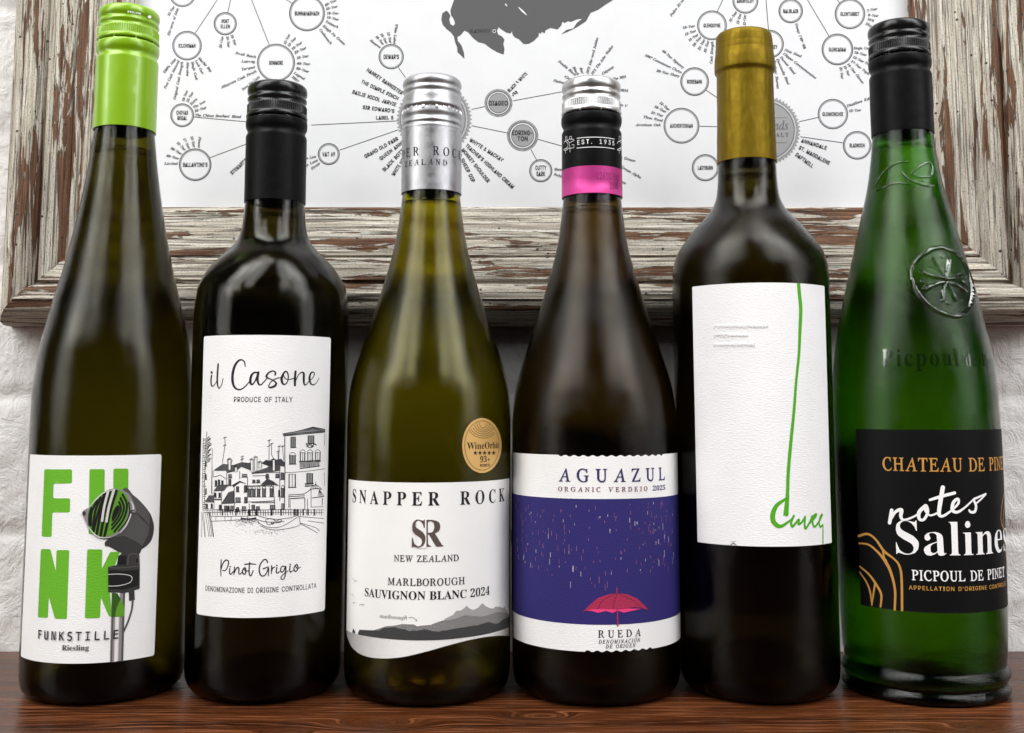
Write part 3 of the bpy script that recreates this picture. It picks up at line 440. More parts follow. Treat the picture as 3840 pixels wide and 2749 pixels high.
class Round:
    """a bottle or cap; u = angle * reference radius (0 faces the room), v = height above the table"""
    def __init__(s, X0, Y0, prof, rref):
        s.X0, s.Y0, s.prof, s.R = X0, Y0, prof, rref
        s.K = (math.hypot(X0, Y0) - rref * .8) / FPX
        s.wrap = True
    def uv(s, x, y):
        d = ray(x, y)
        a = d.x ** 2 + d.y ** 2
        b = (d.x * s.X0 + d.y * s.Y0)
        c0 = s.X0 ** 2 + s.Y0 ** 2
        r = s.R
        for _ in range(25):
            disc = max(b * b - a * (c0 - r * r), 0)
            t = (b - math.sqrt(disc)) / a
            z = EYE.z + d.z * t
            r = .5 * r + .5 * s.prof(z)
        px, py = d.x * t - s.X0, d.y * t - s.Y0
        return (math.atan2(px, -py) * s.R, z)
    def xyz(s, u, v, off):
        th = u / s.R
        r = s.prof(v) + off
        return (r * math.sin(th), -r * math.cos(th), v)      # local to the bottle

class Art:
    """collects print in (u, v) on a surface and builds it as one mesh, in thin layers above the surface"""
    def __init__(s, surf, base=.00015, step=.00005):
        s.f, s.base, s.step = surf, base, step
        s.mats, s.items, s.cnt = [], [], 0
        s.o, s.k = (0, 0), 1.0
    def zoom(s, ox, oy, k):
        s.o, s.k = (ox, oy), k
        return s
    def p(s, q):
        return s.f.uv(s.o[0] + q[0] / s.k, s.o[1] + q[1] / s.k)
    def mi(s, m):
        if m not in s.mats:
            s.mats.append(m)
        return s.mats.index(m)
    def off(s, layer):
        s.cnt = (s.cnt + 1) % 40
        return s.base + layer * s.step + s.cnt * 1e-6
    def raw(s, m, outlines, layer):
        o = s.off(layer)
        polys = [[Vector((x, y, 0)) for x, y in c] for c in outlines]
        tris = tessellate_polygon(polys)
        vs = [(v.x, v.y, o) for c in polys for v in c]
        s.items.append((vs, [t for t in tris], s.mi(m)))
    def poly(s, m, pts, layer=1, smooth=False, r=0, holes=()):
        def cv(P):
            if smooth:
                P = crom(P, True, 5)
            if r:
                P = rounded(P, r)
            return [s.p(q) for q in P]
        s.raw(m, [cv(pts)] + [cv(h) for h in holes], layer)
    def disc(s, m, c, r, layer=1, ry=None, n=28, rot=0):
        ry = ry or r
        s.raw(m, [[s.p((c[0] + r * math.cos(a) * math.cos(rot) - ry * math.sin(a) * math.sin(rot), c[1] + r * math.cos(a) * math.sin(rot) + ry * math.sin(a) * math.cos(rot))) for a in [2 * math.pi * i / n for i in range(n)]]], layer)
    def ring(s, m, c, r, wd, layer=1, n=40, ry=None):
        ry = ry or r
        q = [(c[0] + r * math.cos(2 * math.pi * i / n), c[1] + ry * math.sin(2 * math.pi * i / n)) for i in range(n)]
        s.stroke(m, q, wd, layer, smooth=False, closed=True)
    def stroke(s, m, pts, wd, layer=1, smooth=True, closed=False, taper=None, dome=0, caps=True):
        """pts in traced pixels, wd in traced pixels or a list"""
        if smooth:
            pts = crom(pts, closed, 5)
        P = [s.p(q) for q in pts]
        N = len(P)
        K = s.f.K / s.k
        if hasattr(wd, '__len__'):
            W = []
            for i in range(N):
                t = i / max(N - 1, 1) * (len(wd) - 1)
                j = min(int(t), len(wd) - 2)
                W.append(((wd[j] * (1 - (t - j)) + wd[j + 1] * (t - j)) * K) / 2)
        else:
            W = [wd * K / 2] * N
        s.ribbon(m, P, W, layer, closed, dome, caps)
    def ribbon(s, m, P, W, layer, closed=False, dome=0, caps=True):
        N = len(P)
        o = s.off(layer)
        vs, fs = [], []
        for i in range(N):
            a = P[i - 1] if closed or i > 0 else P[i]
            b = P[(i + 1) % N] if closed or i < N - 1 else P[i]
            dx, dy = b[0] - a[0], b[1] - a[1]
            L = math.hypot(dx, dy) or 1
            nx, ny = -dy / L * W[i], dx / L * W[i]
            x, y = P[i]
            vs += [(x + nx, y + ny, o), (x, y, o + dome), (x - nx, y - ny, o)]
        for i in range(N if closed else N - 1):
            a, b = 3 * i, 3 * ((i + 1) % N)
            fs += [(a, a + 1, b + 1, b), (a + 1, a + 2, b + 2, b + 1)]
        if caps and not closed:
            for e, q in ((0, P[1]), (N - 1, P[-2])):
                dx, dy = P[e][0] - q[0], P[e][1] - q[1]
                an = math.atan2(dy, dx)
                c = len(vs)
                vs.append((P[e][0], P[e][1], o + dome))
                for k in range(7):
                    t = an - math.pi / 2 + math.pi * k / 6
                    vs.append((P[e][0] + W[e] * math.cos(t), P[e][1] + W[e] * math.sin(t), o))
                fs += [(c, c + 1 + k, c + 2 + k) for k in range(6)]
        s.items.append((vs, fs, s.mi(m)))
    def text(s, m, txt, font, a, b, h, layer=2, track=0.0, ref=None, level=None, bold=0.0, gap=.28, slant=0.0):
        """fit txt (or its beginning `ref`) between traced points a and b on the baseline; h is the traced cap height"""
        ua, ub = s.p(a), s.p(b)
        if level is None:
            level = s.f.wrap
        if level:
            v = (ua[1] + ub[1]) / 2
            ua, ub = (ua[0], v), (ub[0], v)
        x, gl, wref = 0.0, [], None
        for i, ch in enumerate(txt):
            if ref and i == len(ref):
                wref = x - track
            if ch == ' ':
                x += gap + track
                continue
            ad, cs, ch_h = glyph(font, ch)
            gl.append((x, cs))
            x += ad + track
        cap = CAPH['i'] if font == 'r' else CAPH[font]
        wref = wref or (x - track)
        dx, dy = ub[0] - ua[0], ub[1] - ua[1]
        L = math.hypot(dx, dy)
        ex, ey = dx / L, dy / L
        sx = L / wref
        hh = h / s.k * s.f.K
        if s.f.wrap:
            hh = abs(s.p((a[0], a[1] - h))[1] - s.p(a)[1]) if h else hh
        sy = hh / cap
        for x0, cs in gl:
            sg = 1 if not cs or area2(max(cs, key=lambda c: abs(area2(c)))) > 0 else -1
            cc = [fatten(c, bold * sg) for c in cs]
            big = sorted(cc, key=lambda c: -abs(area2(c)))
            done = []
            for c in big:
                par = [d for d in done if inside(c[0], d[0])]
                if par and area2(par[0][0]) * area2(c) < 0:
                    par[0].append(c)
                else:
                    done.append([c])
            for grp in done:
                T = [[(ua[0] + ((x0 + x + slant * y) * sx) * ex - y * sy * ey, ua[1] + ((x0 + x + slant * y) * sx) * ey + y * sy * ex) for x, y in c] for c in grp]
                s.raw(m, T, layer)
        return sx
    def build(s, name, parent=None, ustep=.0016, vstep=None, smooth=True, loc=None):
        bm = bmesh.new()
        for vs, fs, mi in s.items:
            V = [bm.verts.new(v) for v in vs]
            for f in fs:
                try:
                    q = bm.faces.new([V[i] for i in f])
                    q.material_index = mi
                except ValueError:
                    pass
        bmesh.ops.recalc_face_normals(bm, faces=bm.faces)
        for f in bm.faces:
            f.normal_update()
            if f.normal.z < 0:
                f.normal_flip()
        if s.f.wrap:
            us = [v.co.x for v in bm.verts]
            x = math.floor(min(us) / ustep) * ustep + ustep
            while x < max(us):
                bmesh.ops.bisect_plane(bm, geom=bm.verts[:] + bm.edges[:] + bm.faces[:], dist=1e-7, plane_co=(x, 0, 0), plane_no=(1, 0, 0))
                x += ustep
            if vstep:
                vs = [v.co.y for v in bm.verts]
                y = min(vs) + vstep
                while y < max(vs):
                    bmesh.ops.bisect_plane(bm, geom=bm.verts[:] + bm.edges[:] + bm.faces[:], dist=1e-7, plane_co=(0, y, 0), plane_no=(0, 1, 0))
                    y += vstep
        uvl = bm.loops.layers.uv.new('UVMap')
        for f in bm.faces:
            for lp in f.loops:
                lp[uvl].uv = (lp.vert.co.x, lp.vert.co.y)
        for v in bm.verts:
            v.co = s.f.xyz(*v.co)
        me = bpy.data.meshes.new(name)
        bm.to_mesh(me)
        bm.free()
        for p in me.polygons:
            p.use_smooth = smooth
        return link(name, me, s.mats, parent)

# ================================================================== THE SETTING
WALL_Y, POSTER_Y = .608, .6025

def wood_table():
    m = mat('varnished_wood', (.08, .03, .012), .38, Specular_IOR_Level=.24)
    n = NT(m)
    c = n.coord('Object', (1, 1, 1))
    # the grain runs along x and bends round a few knots
    warp = n.noise(n.coord('Object', (5, 16, 1)), 1, 3, .5, out='Color')
    vm = n.n('ShaderNodeVectorMath', operation='MULTIPLY_ADD')
    vm.inputs[1].default_value = (0, .022, 0)
    n.l(warp, vm.inputs[0]); n.l(c, vm.inputs[2])
    v = vm.outputs[0]
    knot_mask = None
    for kx, ky, kr in KNOTS:
        mp = n.n('ShaderNodeMapping'); mp.inputs['Location'].default_value = (-kx, -ky * 2.4, 0); mp.inputs['Scale'].default_value = (1, 2.4, 0)
        n.l(c, mp.inputs[0])
        ln = n.n('ShaderNodeVectorMath', operation='LENGTH'); n.l(mp.outputs[0], ln.inputs[0])
        g = n.n('ShaderNodeMapRange'); g.inputs['From Min'].default_value = kr; g.inputs['From Max'].default_value = kr * .1
        g.interpolation_type = 'SMOOTHSTEP'
        n.l(ln.outputs['Value'], g.inputs['Value'])
        mv = n.n('ShaderNodeVectorMath', operation='MULTIPLY_ADD'); mv.inputs[1].default_value = (0, .011, 0)
        n.l(g.outputs[0], mv.inputs[0]); n.l(v, mv.inputs[2]); v = mv.outputs[0]
        knot_mask = g.outputs[0] if knot_mask is None else n.math('MAXIMUM', knot_mask, g.outputs[0])
    def st(sx, sy, det, ro=.6):
        mp = n.n('ShaderNodeMapping'); mp.inputs['Scale'].default_value = (sx, sy, 1); n.l(v, mp.inputs[0])
        return n.noise(mp.outputs[0], 1, det, ro)
    bands = st(2.5, 90, 4)
    pores = st(22, 620, 3, .65)
    fine = st(50, 1900, 2)
    base = n.ramp(bands, [(.28, (.009, .0024, .0010)), (.5, (.050, .0140, .0045)), (.72, (.115, .034, .0105))])
    base = n.mix(n.ramp(pores, [(.53, 0), (.64, .8)]), base, (.22, .075, .028))
    base = n.mix(n.ramp(fine, [(.5, 0), (.72, .5)]), base, (.02, .007, .003))
    base = n.mix(n.math('MULTIPLY', knot_mask, .4), base, (.03, .011, .005))
    n.set(Base_Color=base, Roughness=n.ramp(pores, [(.4, .2), (.66, .42)]))
    nm = n.bump(pores, .35, .0006)
    n.l(n.bump(bands, .12, .0015, nm), n.p.inputs['Normal'])
    return m

KNOTS = [(-.056, .468, .034), (-.092, .452, .03), (.012, .480, .026), (.19, .462, .03)]
bm = bmesh.new()
bmesh.ops.create_grid(bm, x_segments=8, y_segments=8, size=.5)
tb = .6062
for v in bm.verts:
    v.co.x *= 1.4
    v.co.y = -.02 + (v.co.y + .5) * (tb + .02)
r = bmesh.ops.extrude_face_region(bm, geom=bm.faces[:])
for e in r['geom']:
    if isinstance(e, bmesh.types.BMVert):
        e.co.z -= .032
bmesh.ops.recalc_face_normals(bm, faces=bm.faces)
table = finish(bm, 'wooden_table', [wood_table()], smooth=False)
table['label'] = 'dark reddish brown varnished wooden table top that the bottles stand on'
table['category'] = 'table'

# white painted brick wall
def wall_paint():
    m = mat('white_wall_paint', (.78, .77, .75), .8)
    n = NT(m)
    c = n.coord('Object')
    f = n.noise(c, 75, 8, .7, .8)
    st = n.noise(n.coord('Object', (260, 260, 60)), 1, 4, .6)
    col = n.mix(n.ramp(n.noise(c, 9, 4), [(.35, 0), (.7, 1)]), (.84, .825, .80), (.76, .74, .71))
    spots = n.ramp(n.noise(c, 130, 2, .5), [(.76, 0), (.8, .7)])
    n.set(Base_Color=n.mix(spots, col, (.35, .25, .17)))
    nm = n.bump(f, .8, .003)
    n.l(n.bump(st, .3, .0012, nm), n.p.inputs['Normal'])
    return m

bm = bmesh.new()
NX, NZ = 330, 230
def wall_d(x, z):
    d = .0009 * noise.fractal(Vector((x * 60, z * 60, 3.1)), .6, 2.1, 6)
    d += .0014 * noise.noise(Vector((x * 13, z * 17, 8.2)))
    row = (z + .012) / .075
    t = abs(row - round(row)) * .075
    d -= .0026 * math.exp(-(t / .004) ** 2) * (.45 + .6 * noise.noise(Vector((x * 15, z * 8, 1.7))))
    k = (x + (.11 if int(math.floor(row)) % 2 else 0)) / .225
    t = abs(k - round(k)) * .225
    d -= .0018 * math.exp(-(t / .006) ** 2)
    return min(d, .004)
G = [[bm.verts.new((-.55 + 1.1 * i / NX, WALL_Y - wall_d(-.55 + 1.1 * i / NX, -.06 + .66 * j / NZ), -.06 + .66 * j / NZ)) for i in range(NX + 1)] for j in range(NZ + 1)]
for j in range(NZ):
    for i in range(NX):
        bm.faces.new((G[j][i], G[j][i + 1], G[j + 1][i + 1], G[j + 1][i]))
# thickness behind
bv = [bm.verts.new((x, WALL_Y + .1, z)) for x, z in ((-.55, -.06), (.55, -.06), (.55, .6), (-.55, .6))]
bm.faces.new(bv)
wall = finish(bm, 'brick_wall', [wall_paint()])
wall['label'] = 'rough white painted brick wall behind the bottles and the framed poster'
wall['category'] = 'wall'

# ------------------------------------------------------------------ the framed poster
def old_paint():
    """cream paint flaking off red-brown wood, streaked along the rail (u)"""
    m = mat('flaking_paint', (.6, .57, .48), .75)
    n = NT(m)
    def st(sx, sy, det=4, ro=.6, dist=0.0, loc=(0, 0, 0)):
        return n.noise(n.coord('UV', (sx, sy, 1), loc=loc), 1, det, ro, dist)
    cream = n.ramp(st(13, 420, 6, .68), [(.32, (.80, .75, .63)), (.44, (.62, .56, .45)), (.51, (.36, .33, .28)), (.57, (.70, .66, .56)), (.7, (.48, .46, .40))])
    grey = n.ramp(st(9, 420, 5, .65, 0, (3, 1, 0)), [(.46, 0), (.6, .8)])
    col = n.mix(grey, cream, (.37, .32, .245))
    cracks = n.ramp(st(16, 1000, 3, .6, .4, (1, 5, 0)), [(.57, 0), (.61, 1)])
    wood = n.ramp(st(30, 700, 4), [(.3, (.045, .017, .006)), (.55, (.14, .056, .019)), (.75, (.24, .11, .045))])
    patch = st(15, 185, 7, .66, .7, (7, 2, 0))
    # a hard, uneven edge to each flake
    flake = n.ramp(n.math('ADD', n.math('MULTIPLY', patch, .82), n.math('MULTIPLY', st(3, 75, 3, .5, 0, (2, 9, 0)), .26)), [(.572, 0), (.582, 1)])
    col = n.mix(n.math('MULTIPLY', cracks, .72), col, (.07, .05, .04))
    col = n.mix(flake, col, wood)
    vo = n.n('ShaderNodeTexVoronoi', feature='F1')
    vo.inputs['Scale'].default_value = 190
    n.l(n.coord('UV'), vo.inputs['Vector'])
    wsel = n.n('ShaderNodeSeparateColor'); n.l(vo.outputs['Color'], wsel.inputs[0])
    hole = n.math('MULTIPLY', n.math('LESS_THAN', vo.outputs['Distance'], .14), n.math('GREATER_THAN', wsel.outputs[0], .78))
    col = n.mix(hole, col, (.03, .02, .018))
    dust = n.ramp(n.noise(n.coord('UV', (900, 1400, 1)), 1, 2, .5), [(.59, 0), (.65, .75)])
    col = n.mix(dust, col, (.13, .11, .09))
    n.set(Base_Color=col)
    h = n.math('SUBTRACT', n.math('MULTIPLY', st(14, 700, 4), .5), n.math('ADD', n.math('MULTIPLY', flake, .9), n.math('MULTIPLY', cracks, .5)))
    n.l(n.bump(h, 1.0, .0018), n.p.inputs['Normal'])
    return m

FRAME_W = .0665
# (distance out from the sight edge, height in front of the wall), metres
RAIL = [(0, .003), (0, .0095), (.0012, .0115), (.004, .012), (.012, .0143), (.020, .0168), (.0285, .0194), (.0295, .0184), (.0305, .0198), (.036, .0214), (.0425, .0236), (.0436, .0218), (.0446, .0218), (.0455, .0246),
        (.0475, .027), (.0505, .0285), (.0535, .0285), (.0545, .0272), (.0555, .0278), (.0590, .0268), (.0620, .023), (.0650, .017), (.0663, .010), (.0665, 0)]
xl = on_plane(500, 250, POSTER_Y - .005).x
xr = on_plane(3424, 250, POSTER_Y - .005).x
zb = on_plane(1920, 776, POSTER_Y - .005).z
zt = .60
XC = (xl + xr) / 2
frame = thing('framed_poster', 'grey and white printed map poster in a wide frame of flaking cream paint', 'framed poster', (XC, WALL_Y, zb - FRAME_W))
FO = Vector(frame.location)
old = old_paint()

def rail(a, b, inw, seed, n=170):
    """a, b: sight-edge corners (x, z); the rail lies on the outer side, mitred at both ends"""
    bm = bmesh.new()
    uvl = bm.loops.layers.uv.new('UVMap')
    A, B = Vector((a[0], 0, a[1])), Vector((b[0], 0, b[1]))
    dirv = (B - A).normalized()
    L = (B - A).length
    out = -Vector((inw[0], 0, inw[1]))
    # resample the profile finely so that the weathered ridges are real
    prof = []
    for (p, q) in zip(RAIL, RAIL[1:]):
        k = max(1, int(math.dist(p, q) / .0009))
        prof += [(p[0] + (q[0] - p[0]) * i / k, p[1] + (q[1] - p[1]) * i / k) for i in range(k)]
    prof.append(RAIL[-1])
    acc, rows = 0, []
    for j, (ww, hh) in enumerate(prof):
        if j:
            acc += math.dist(prof[j - 1], prof[j])
        row = []
        for i in range(n + 1):
            t = -ww + (L + 2 * ww) * i / n
            d = hh
            if .001 < hh:
                d += .00055 * noise.fractal(Vector((t * 20 + seed, acc * 420, seed * 3.3)), 1, 2, 3) * (1 if ww > 0 else .3)
                d += .0004 * noise.noise(Vector((t * 7 + seed, acc * 120, 5)))
            P = A + dirv * t + out * ww
            v = bm.verts.new((P.x - FO.x, -d, P.z - FO.z))
            row.append((v, t, acc))
        rows.append(row)
    for R0, R1 in zip(rows, rows[1:]):
        for i in range(n):
            q = (R0[i], R0[i + 1], R1[i + 1], R1[i])
            f = bm.faces.new([k[0] for k in q])
            for lp, k in zip(f.loops, q):
                lp[uvl].uv = (k[1] + seed * 1.37, k[2] + seed * .61)
    return finish(bm, 'frame_rail', [old], frame, sharp=50)

rail((xl, zb), (xr, zb), (0, 1), 1.0, 260)
rail((xl, zt), (xl, zb), (1, 0), 2.0)
rail((xr, zb), (xr, zt), (-1, 0), 3.0)
rail((xr, zt), (xl, zt), (0, -1), 4.0, 120)

# ------------------------------------------------------------------ the poster print
pap = paper('poster_paper', (.69, .695, .705), .12, .5, .6)
pk = ink('poster_ink', (.045, .045, .047))
pg = ink('poster_grey', (.30, .30, .305))
pm = ink('poster_map_grey', (.095, .095, .097))
pgd = ink('poster_dark_grey', (.10, .10, .105))
pw = ink('poster_white', (.69, .695, .705))
A = Art(Flat(POSTER_Y), .0, .00006)
A.raw(pap, [[(xl - .004, zb - .004), (xr + .004, zb - .004), (xr + .004, zt + .004), (xl - .004, zt + .004)]], 0)
LINE = 4.4

def circ(c, r, lines=(), h=25, dark=False):
    A.ring(pk, c, r - 2, 5, 1)
    A.ring(pg, c, r - 10, 8, 1)
    for i, t in enumerate(lines):
        y = c[1] + h * .5 + (i - (len(lines) - 1) / 2) * h * 1.38
        wd = h * .56 * len(t) * (.92 if len(t) < 4 else .9)
        wd = min(wd, 1.62 * r)
        A.text(pk, t, 's', (c[0] - wd / 2, y), (c[0] + wd / 2, y), h, 2, bold=.03, track=.03)

def it(t, x0, y0, x1, y1, h=17):
    A.text(pgd, t, 'i', (x0, y0), (x1, y1), h, 2, track=.01, bold=.022)

def bl(t, x0, y0, x1, y1, h=24):
    A.text(pk, t, 's', (x0, y0), (x1, y1), h, 2, bold=.034, track=.03)

def ln(*q):
    for a, b in zip(q, q[1:]):
        if b[1] == -4:
            b = (a[0] + (b[0] - a[0]) * 1.5, a[1] + (b[1] - a[1]) * 1.5)
        A.stroke(pk, [a, b], LINE, 1, smooth=False, caps=False)

A.zoom(0, 0, 1.765)
circ((1208, -42, ), 88)
circ((1238, 302), 97, ['KILCHOMAN'])
circ((1491, 157), 76, ['PORT', 'ELLEN'], 25)
circ((2032, 88), 118, ['BUNNAHABHAIN'], 27)
circ((1827, 415), 125, ['BOWMORE'], 26)
circ((1206, 763), 78, ['CHIVAS', 'REGAL'], 26)
circ((1292, 1090), 107, ["BALLANTINE'S"], 27)
circ((2176, 1020), 72, ['VAT 69'], 28)
for q in (((1293, 218), (1440, -4)), ((1508, 82), (1527, -4)), ((1782, 297), (1664, -4)), ((1932, 22), (1893, -4)), ((1285, 775), (1630, 806), (1790, 818)), ((1392, 1043), (1640, 950), (1800, 890)), ((2060, 828), (2640, 800)), ((2247, 994), (2640, 858))):
    ln(*q)
for t in [("12-Year", 1120, 108, 1158, 45), ("Elements of Islay", 1122, 236, 1183, 55), ("100% Islay", 1088, 488, 1168, 392), ("Port Cask Matured", 1098, 588, 1190, 402), ("Original Cask Strength", 1163, 660, 1214, 410),
          ("Madeira", 1236, 412, 1234, 505), ("Single Cask", 1265, 410, 1296, 532), ("Loch Gorm", 1290, 402, 1342, 502), ("Machir Bay", 1310, 386, 1394, 478), ("25-Year", 1466, 320, 1480, 242), ("15-Year", 1497, 240, 1508, 314), ("13-Year", 1525, 232, 1554, 302),
          ("40-Year", 2152, 44, 2232, 4), ("25-Year", 2158, 68, 2236, 48), ("18-Year", 2162, 95, 2242, 95), ("12-Year", 2160, 120, 2240, 137), ("Toiteach", 2152, 147, 2235, 188), ("Eirigh Na Greine", 2135, 174, 2278, 300), ("Ceobanach", 2112, 197, 2186, 296),
          ("12-Year", 1890, 297, 1922, 228), ("15-Year", 1912, 312, 1962, 252), ("18-Year", 1935, 334, 2002, 284), ("23-Year", 1952, 358, 2030, 320), ("25-Year", 1965, 392, 2044, 376), ("40-Year", 1963, 427, 2053, 431), ("50-Year", 1957, 457, 2042, 482), ("Legend", 1943, 487, 2013, 530), ("1957", 1928, 510, 1968, 545),
          ("Small Batch", 1558, 357, 1693, 386), ("Laimrig", 1598, 413, 1688, 416), ("Tempest", 1600, 467, 1690, 450), ("Mizunara Cask Finish", 1470, 585, 1700, 477), ("Dorus Mor Casks", 1608, 600, 1722, 512),
          ("18-Year", 1218, 674, 1245, 600), ("12-Year", 1245, 680, 1282, 612), ("Extra", 1266, 697, 1308, 657), ("The Icon", 1282, 720, 1364, 674), ("25-Year", 1290, 744, 1368, 717), ("The Chivas Brothers' Blend", 1290, 770, 1596, 780),
          ("Limited", 1088, 1090, 1178, 1090), ("40-Year", 1098, 1036, 1184, 1057), ("30-Year", 1126, 985, 1200, 1027), ("21-Year", 1168, 947, 1222, 1000), ("17-Year", 1210, 918, 1248, 988), ("12-Year", 1260, 902, 1280, 978), ("Finest", 1315, 906, 1310, 978),
          ("de Luxe", 2022, 1056, 2094, 1042), ("de Luxe", 2022, 1106, 2106, 1064), ("Finest", 2066, 1126, 2120, 1084)]:
    it(*t)
bl("STEWART'S", 1537, 1158, 1640, 1062)

A.zoom(1280, 0, 1.765)
COAST = [(690, -330), (655, -260), (700, -190), (690, -120), (740, -60), (748, -5), (735, 30), (722, 70), (726, 100), (745, 128), (753, 155), (742, 172), (722, 160), (714, 130), (722, 105), (708, 80), (695, 71), (668, 88), (662, 130), (672, 165), (700, 195), (725, 215), (745, 240), (752, 275), (768, 318), (768, 345), (790, 365), (815, 390), (812, 350), (795, 300), (770, 270), (768, 245), (790, 232), (815, 202), (840, 215), (870, 250), (905, 278), (950, 290), (985, 318), (1030, 345), (1074, 361), (1080, 325), (1072, 290), (1080, 262), (1062, 240), (1038, 228), (1030, 203), (1042, 180), (1060, 195), (1090, 215), (1120, 222), (1130, 205), (1132, 225), (1145, 245), (1175, 260), (1200, 285), (1210, 292), (1240, 290), (1275, 270), (1305, 240), (1308, 215), (1318, 225), (1328, 210), (1345, 222), (1352, 200), (1385, 185), (1430, 195), (1455, 170), (1462, 145), (1480, 152), (1500, 140), (1520, 145), (1560, 128), (1595, 124), (1560, 150), (1535, 188), (1490, 198), (1455, 228), (1500, 210), (1560, 180), (1620, 140), (1650, 85), (1700, 65), (1750, 30), (1805, -5), (1870, -60), (1850, -130), (1930, -220), (1900, -330), (1500, -380), (1050, -350)]
A.poly(pm, COAST, 1)
A.stroke(pw, [(1088, 30), (1096, 41)], [10, 5], 2, smooth=False)
A.stroke(pw, [(1174, 50), (1200, 75), (1226, 100)], [5, 13, 4], 2)
A.ring(pw, (1012, 207), 10, 4, 3)
A.disc(pk, (1012, 207), 8, 2)
bl("BLADNOCH", 848, 216, 985, 216, 23)
circ((330, 375), 83, ["DEWAR'S"], 29)
for t in [("Reserve", 188, 272, 255, 322), ("18-Year", 223, 242, 275, 300), ("15-Year", 256, 224, 296, 292), ("12-Year", 302, 213, 320, 287), ("White Label", 358, 158, 343, 290)]:
    it(*t)
ln((378, 447), (425, 515))
for t in [("HANKEY BANNISTER", 164, 468, 398, 628), ("THE DIMPLE PINCH", 128, 548, 374, 664), ("BAILIE NICOL JARVIE", 70, 617, 360, 704), ("SIR EDWARD'S", 140, 720, 350, 747), ("LABEL 5", 229, 791, 346, 790), ("GRAND OLD PARR", 160, 1048, 380, 925), ("QUEEN ANNE", 262, 1062, 420, 945), ("BLACK BOTTLE", 286, 1137, 440, 975), ("WHITE HORSE", 350, 1167, 445, 1020),
          ("WHYTE & MACKAY", 845, 932, 1064, 1072), ("TEACHER'S HIGHLAND CREAM", 818, 966, 1132, 1250), ("MONKEY SHOULDER", 792, 992, 966, 1210), ("& SHEEP DIP", 772, 1025, 866, 1208)]:
    bl(*t)

def seal(c, r, teeth):
    P = []
    for i in range(teeth * 2):
        a = math.pi * i / teeth
        rr = r if i % 2 == 0 else r * .93
        P.append((c[0] + rr * math.cos(a), c[1] + rr * math.sin(a)))
    A.poly(pgd if False else pg, P, 1)
    A.ring(pk, c, r * .89, 3, 2)
    for i in range(150):
        a = 2 * math.pi * i / 150
        A.stroke(pw, [(c[0] + r * .84 * math.cos(a), c[1] + r * .84 * math.sin(a)), (c[0] + r * .885 * math.cos(a), c[1] + r * .885 * math.sin(a))], 4, 2, smooth=False, caps=False)
    A.ring(pk, c, r * .82, 3, 2)

def ticked(c, r, r0, lines):
    nt = int(r * .75)
    for i in range(nt):
        a = 2 * math.pi * i / nt
        A.stroke(pk, [(c[0] + r0 * math.cos(a), c[1] + r0 * math.sin(a)), (c[0] + r * math.cos(a), c[1] + r * math.sin(a))], 4.2, 1, smooth=False, caps=False)
    A.ring(pk, c, r0, 3, 1)
    A.disc(pg, c, r0 * .84, 1)
    A.ring(pk, c, r0 * .86, 3, 2)
    h = 30
    for i, t in enumerate(lines):
        y = c[1] + h * .5 + (i - (len(lines) - 1) / 2) * h * 1.3
        wd = 1.9 * r0 * .86 * (1 if len(t) > 3 else .5)
        A.text(pk, t, 's', (c[0] - wd / 2, y), (c[0] + wd / 2, y), h, 3, bold=.03, track=.03)

seal((615, 790), 251, 58)
ticked((1040, 682), 93, 76, ['DIAGEO'])
ticked((1200, 898), 104, 86, ['EDRING-', 'TON'])
bl("BLACK & WHITE", 1112, 612, 1234, 490, 22)
bl("J&B", 1135, 638, 1170, 616, 22)
circ((1320, 1130), 76, ['CUTTY', 'SARK'], 29)
for q in (((862, 725), (950, 705)), ((1138, 667), (1480, 604)), ((862, 832), (1100, 880)), ((1302, 922), (1480, 972)), ((1255, 990), (1293, 1060))):
    ln(*q)
for t in [("Blended", 1410, 1128, 1490, 1130), ("Prohibition", 1405, 1160, 1500, 1188), ("Double Black", 1434, 408, 1548, 504), ("Black", 1530, 446, 1562, 500), ("Red", 1576, 450, 1592, 492), ("JWS Diamond Jubilee", 1636, 490, 1702, 250), ("JWS The John Walker", 1664, 497, 1802, 306), ("Odyssey", 1730, 496, 1806, 446), ("Gold", 1474, 512, 1545, 545), ("Platinum", 1403, 540, 1490, 558), ("Blue 2015", 1800, 530, 1884, 514), ("2014", 1846, 604, 1896, 608), ("Centre V", 1800, 690, 1890, 710), ("Black Grouse", 1800, 1035, 1944, 1072), ("Grouse Alpha", 1848, 1108, 1980, 1183), ("Grouse", 1820, 1190, 1880, 1221),
          ("40-Year Signatory", 2120, 338, 2262, 456), ("1967 Connoisseurs Choice", 2006, 370, 2250, 487), ("20-Year Sherry", 2084, 474, 2236, 512), ("12-Year", 2103, 682, 2166, 734), ("18-Year", 2068, 708, 2146, 748), ("21-Year", 2048, 750, 2128, 774), ("Three Wood", 1998, 780, 2126, 806), ("American Oak", 1950, 834, 2114, 834), ("Pedro Ximenez", 2186, 110, 2290, -28)]:
    it(*t)

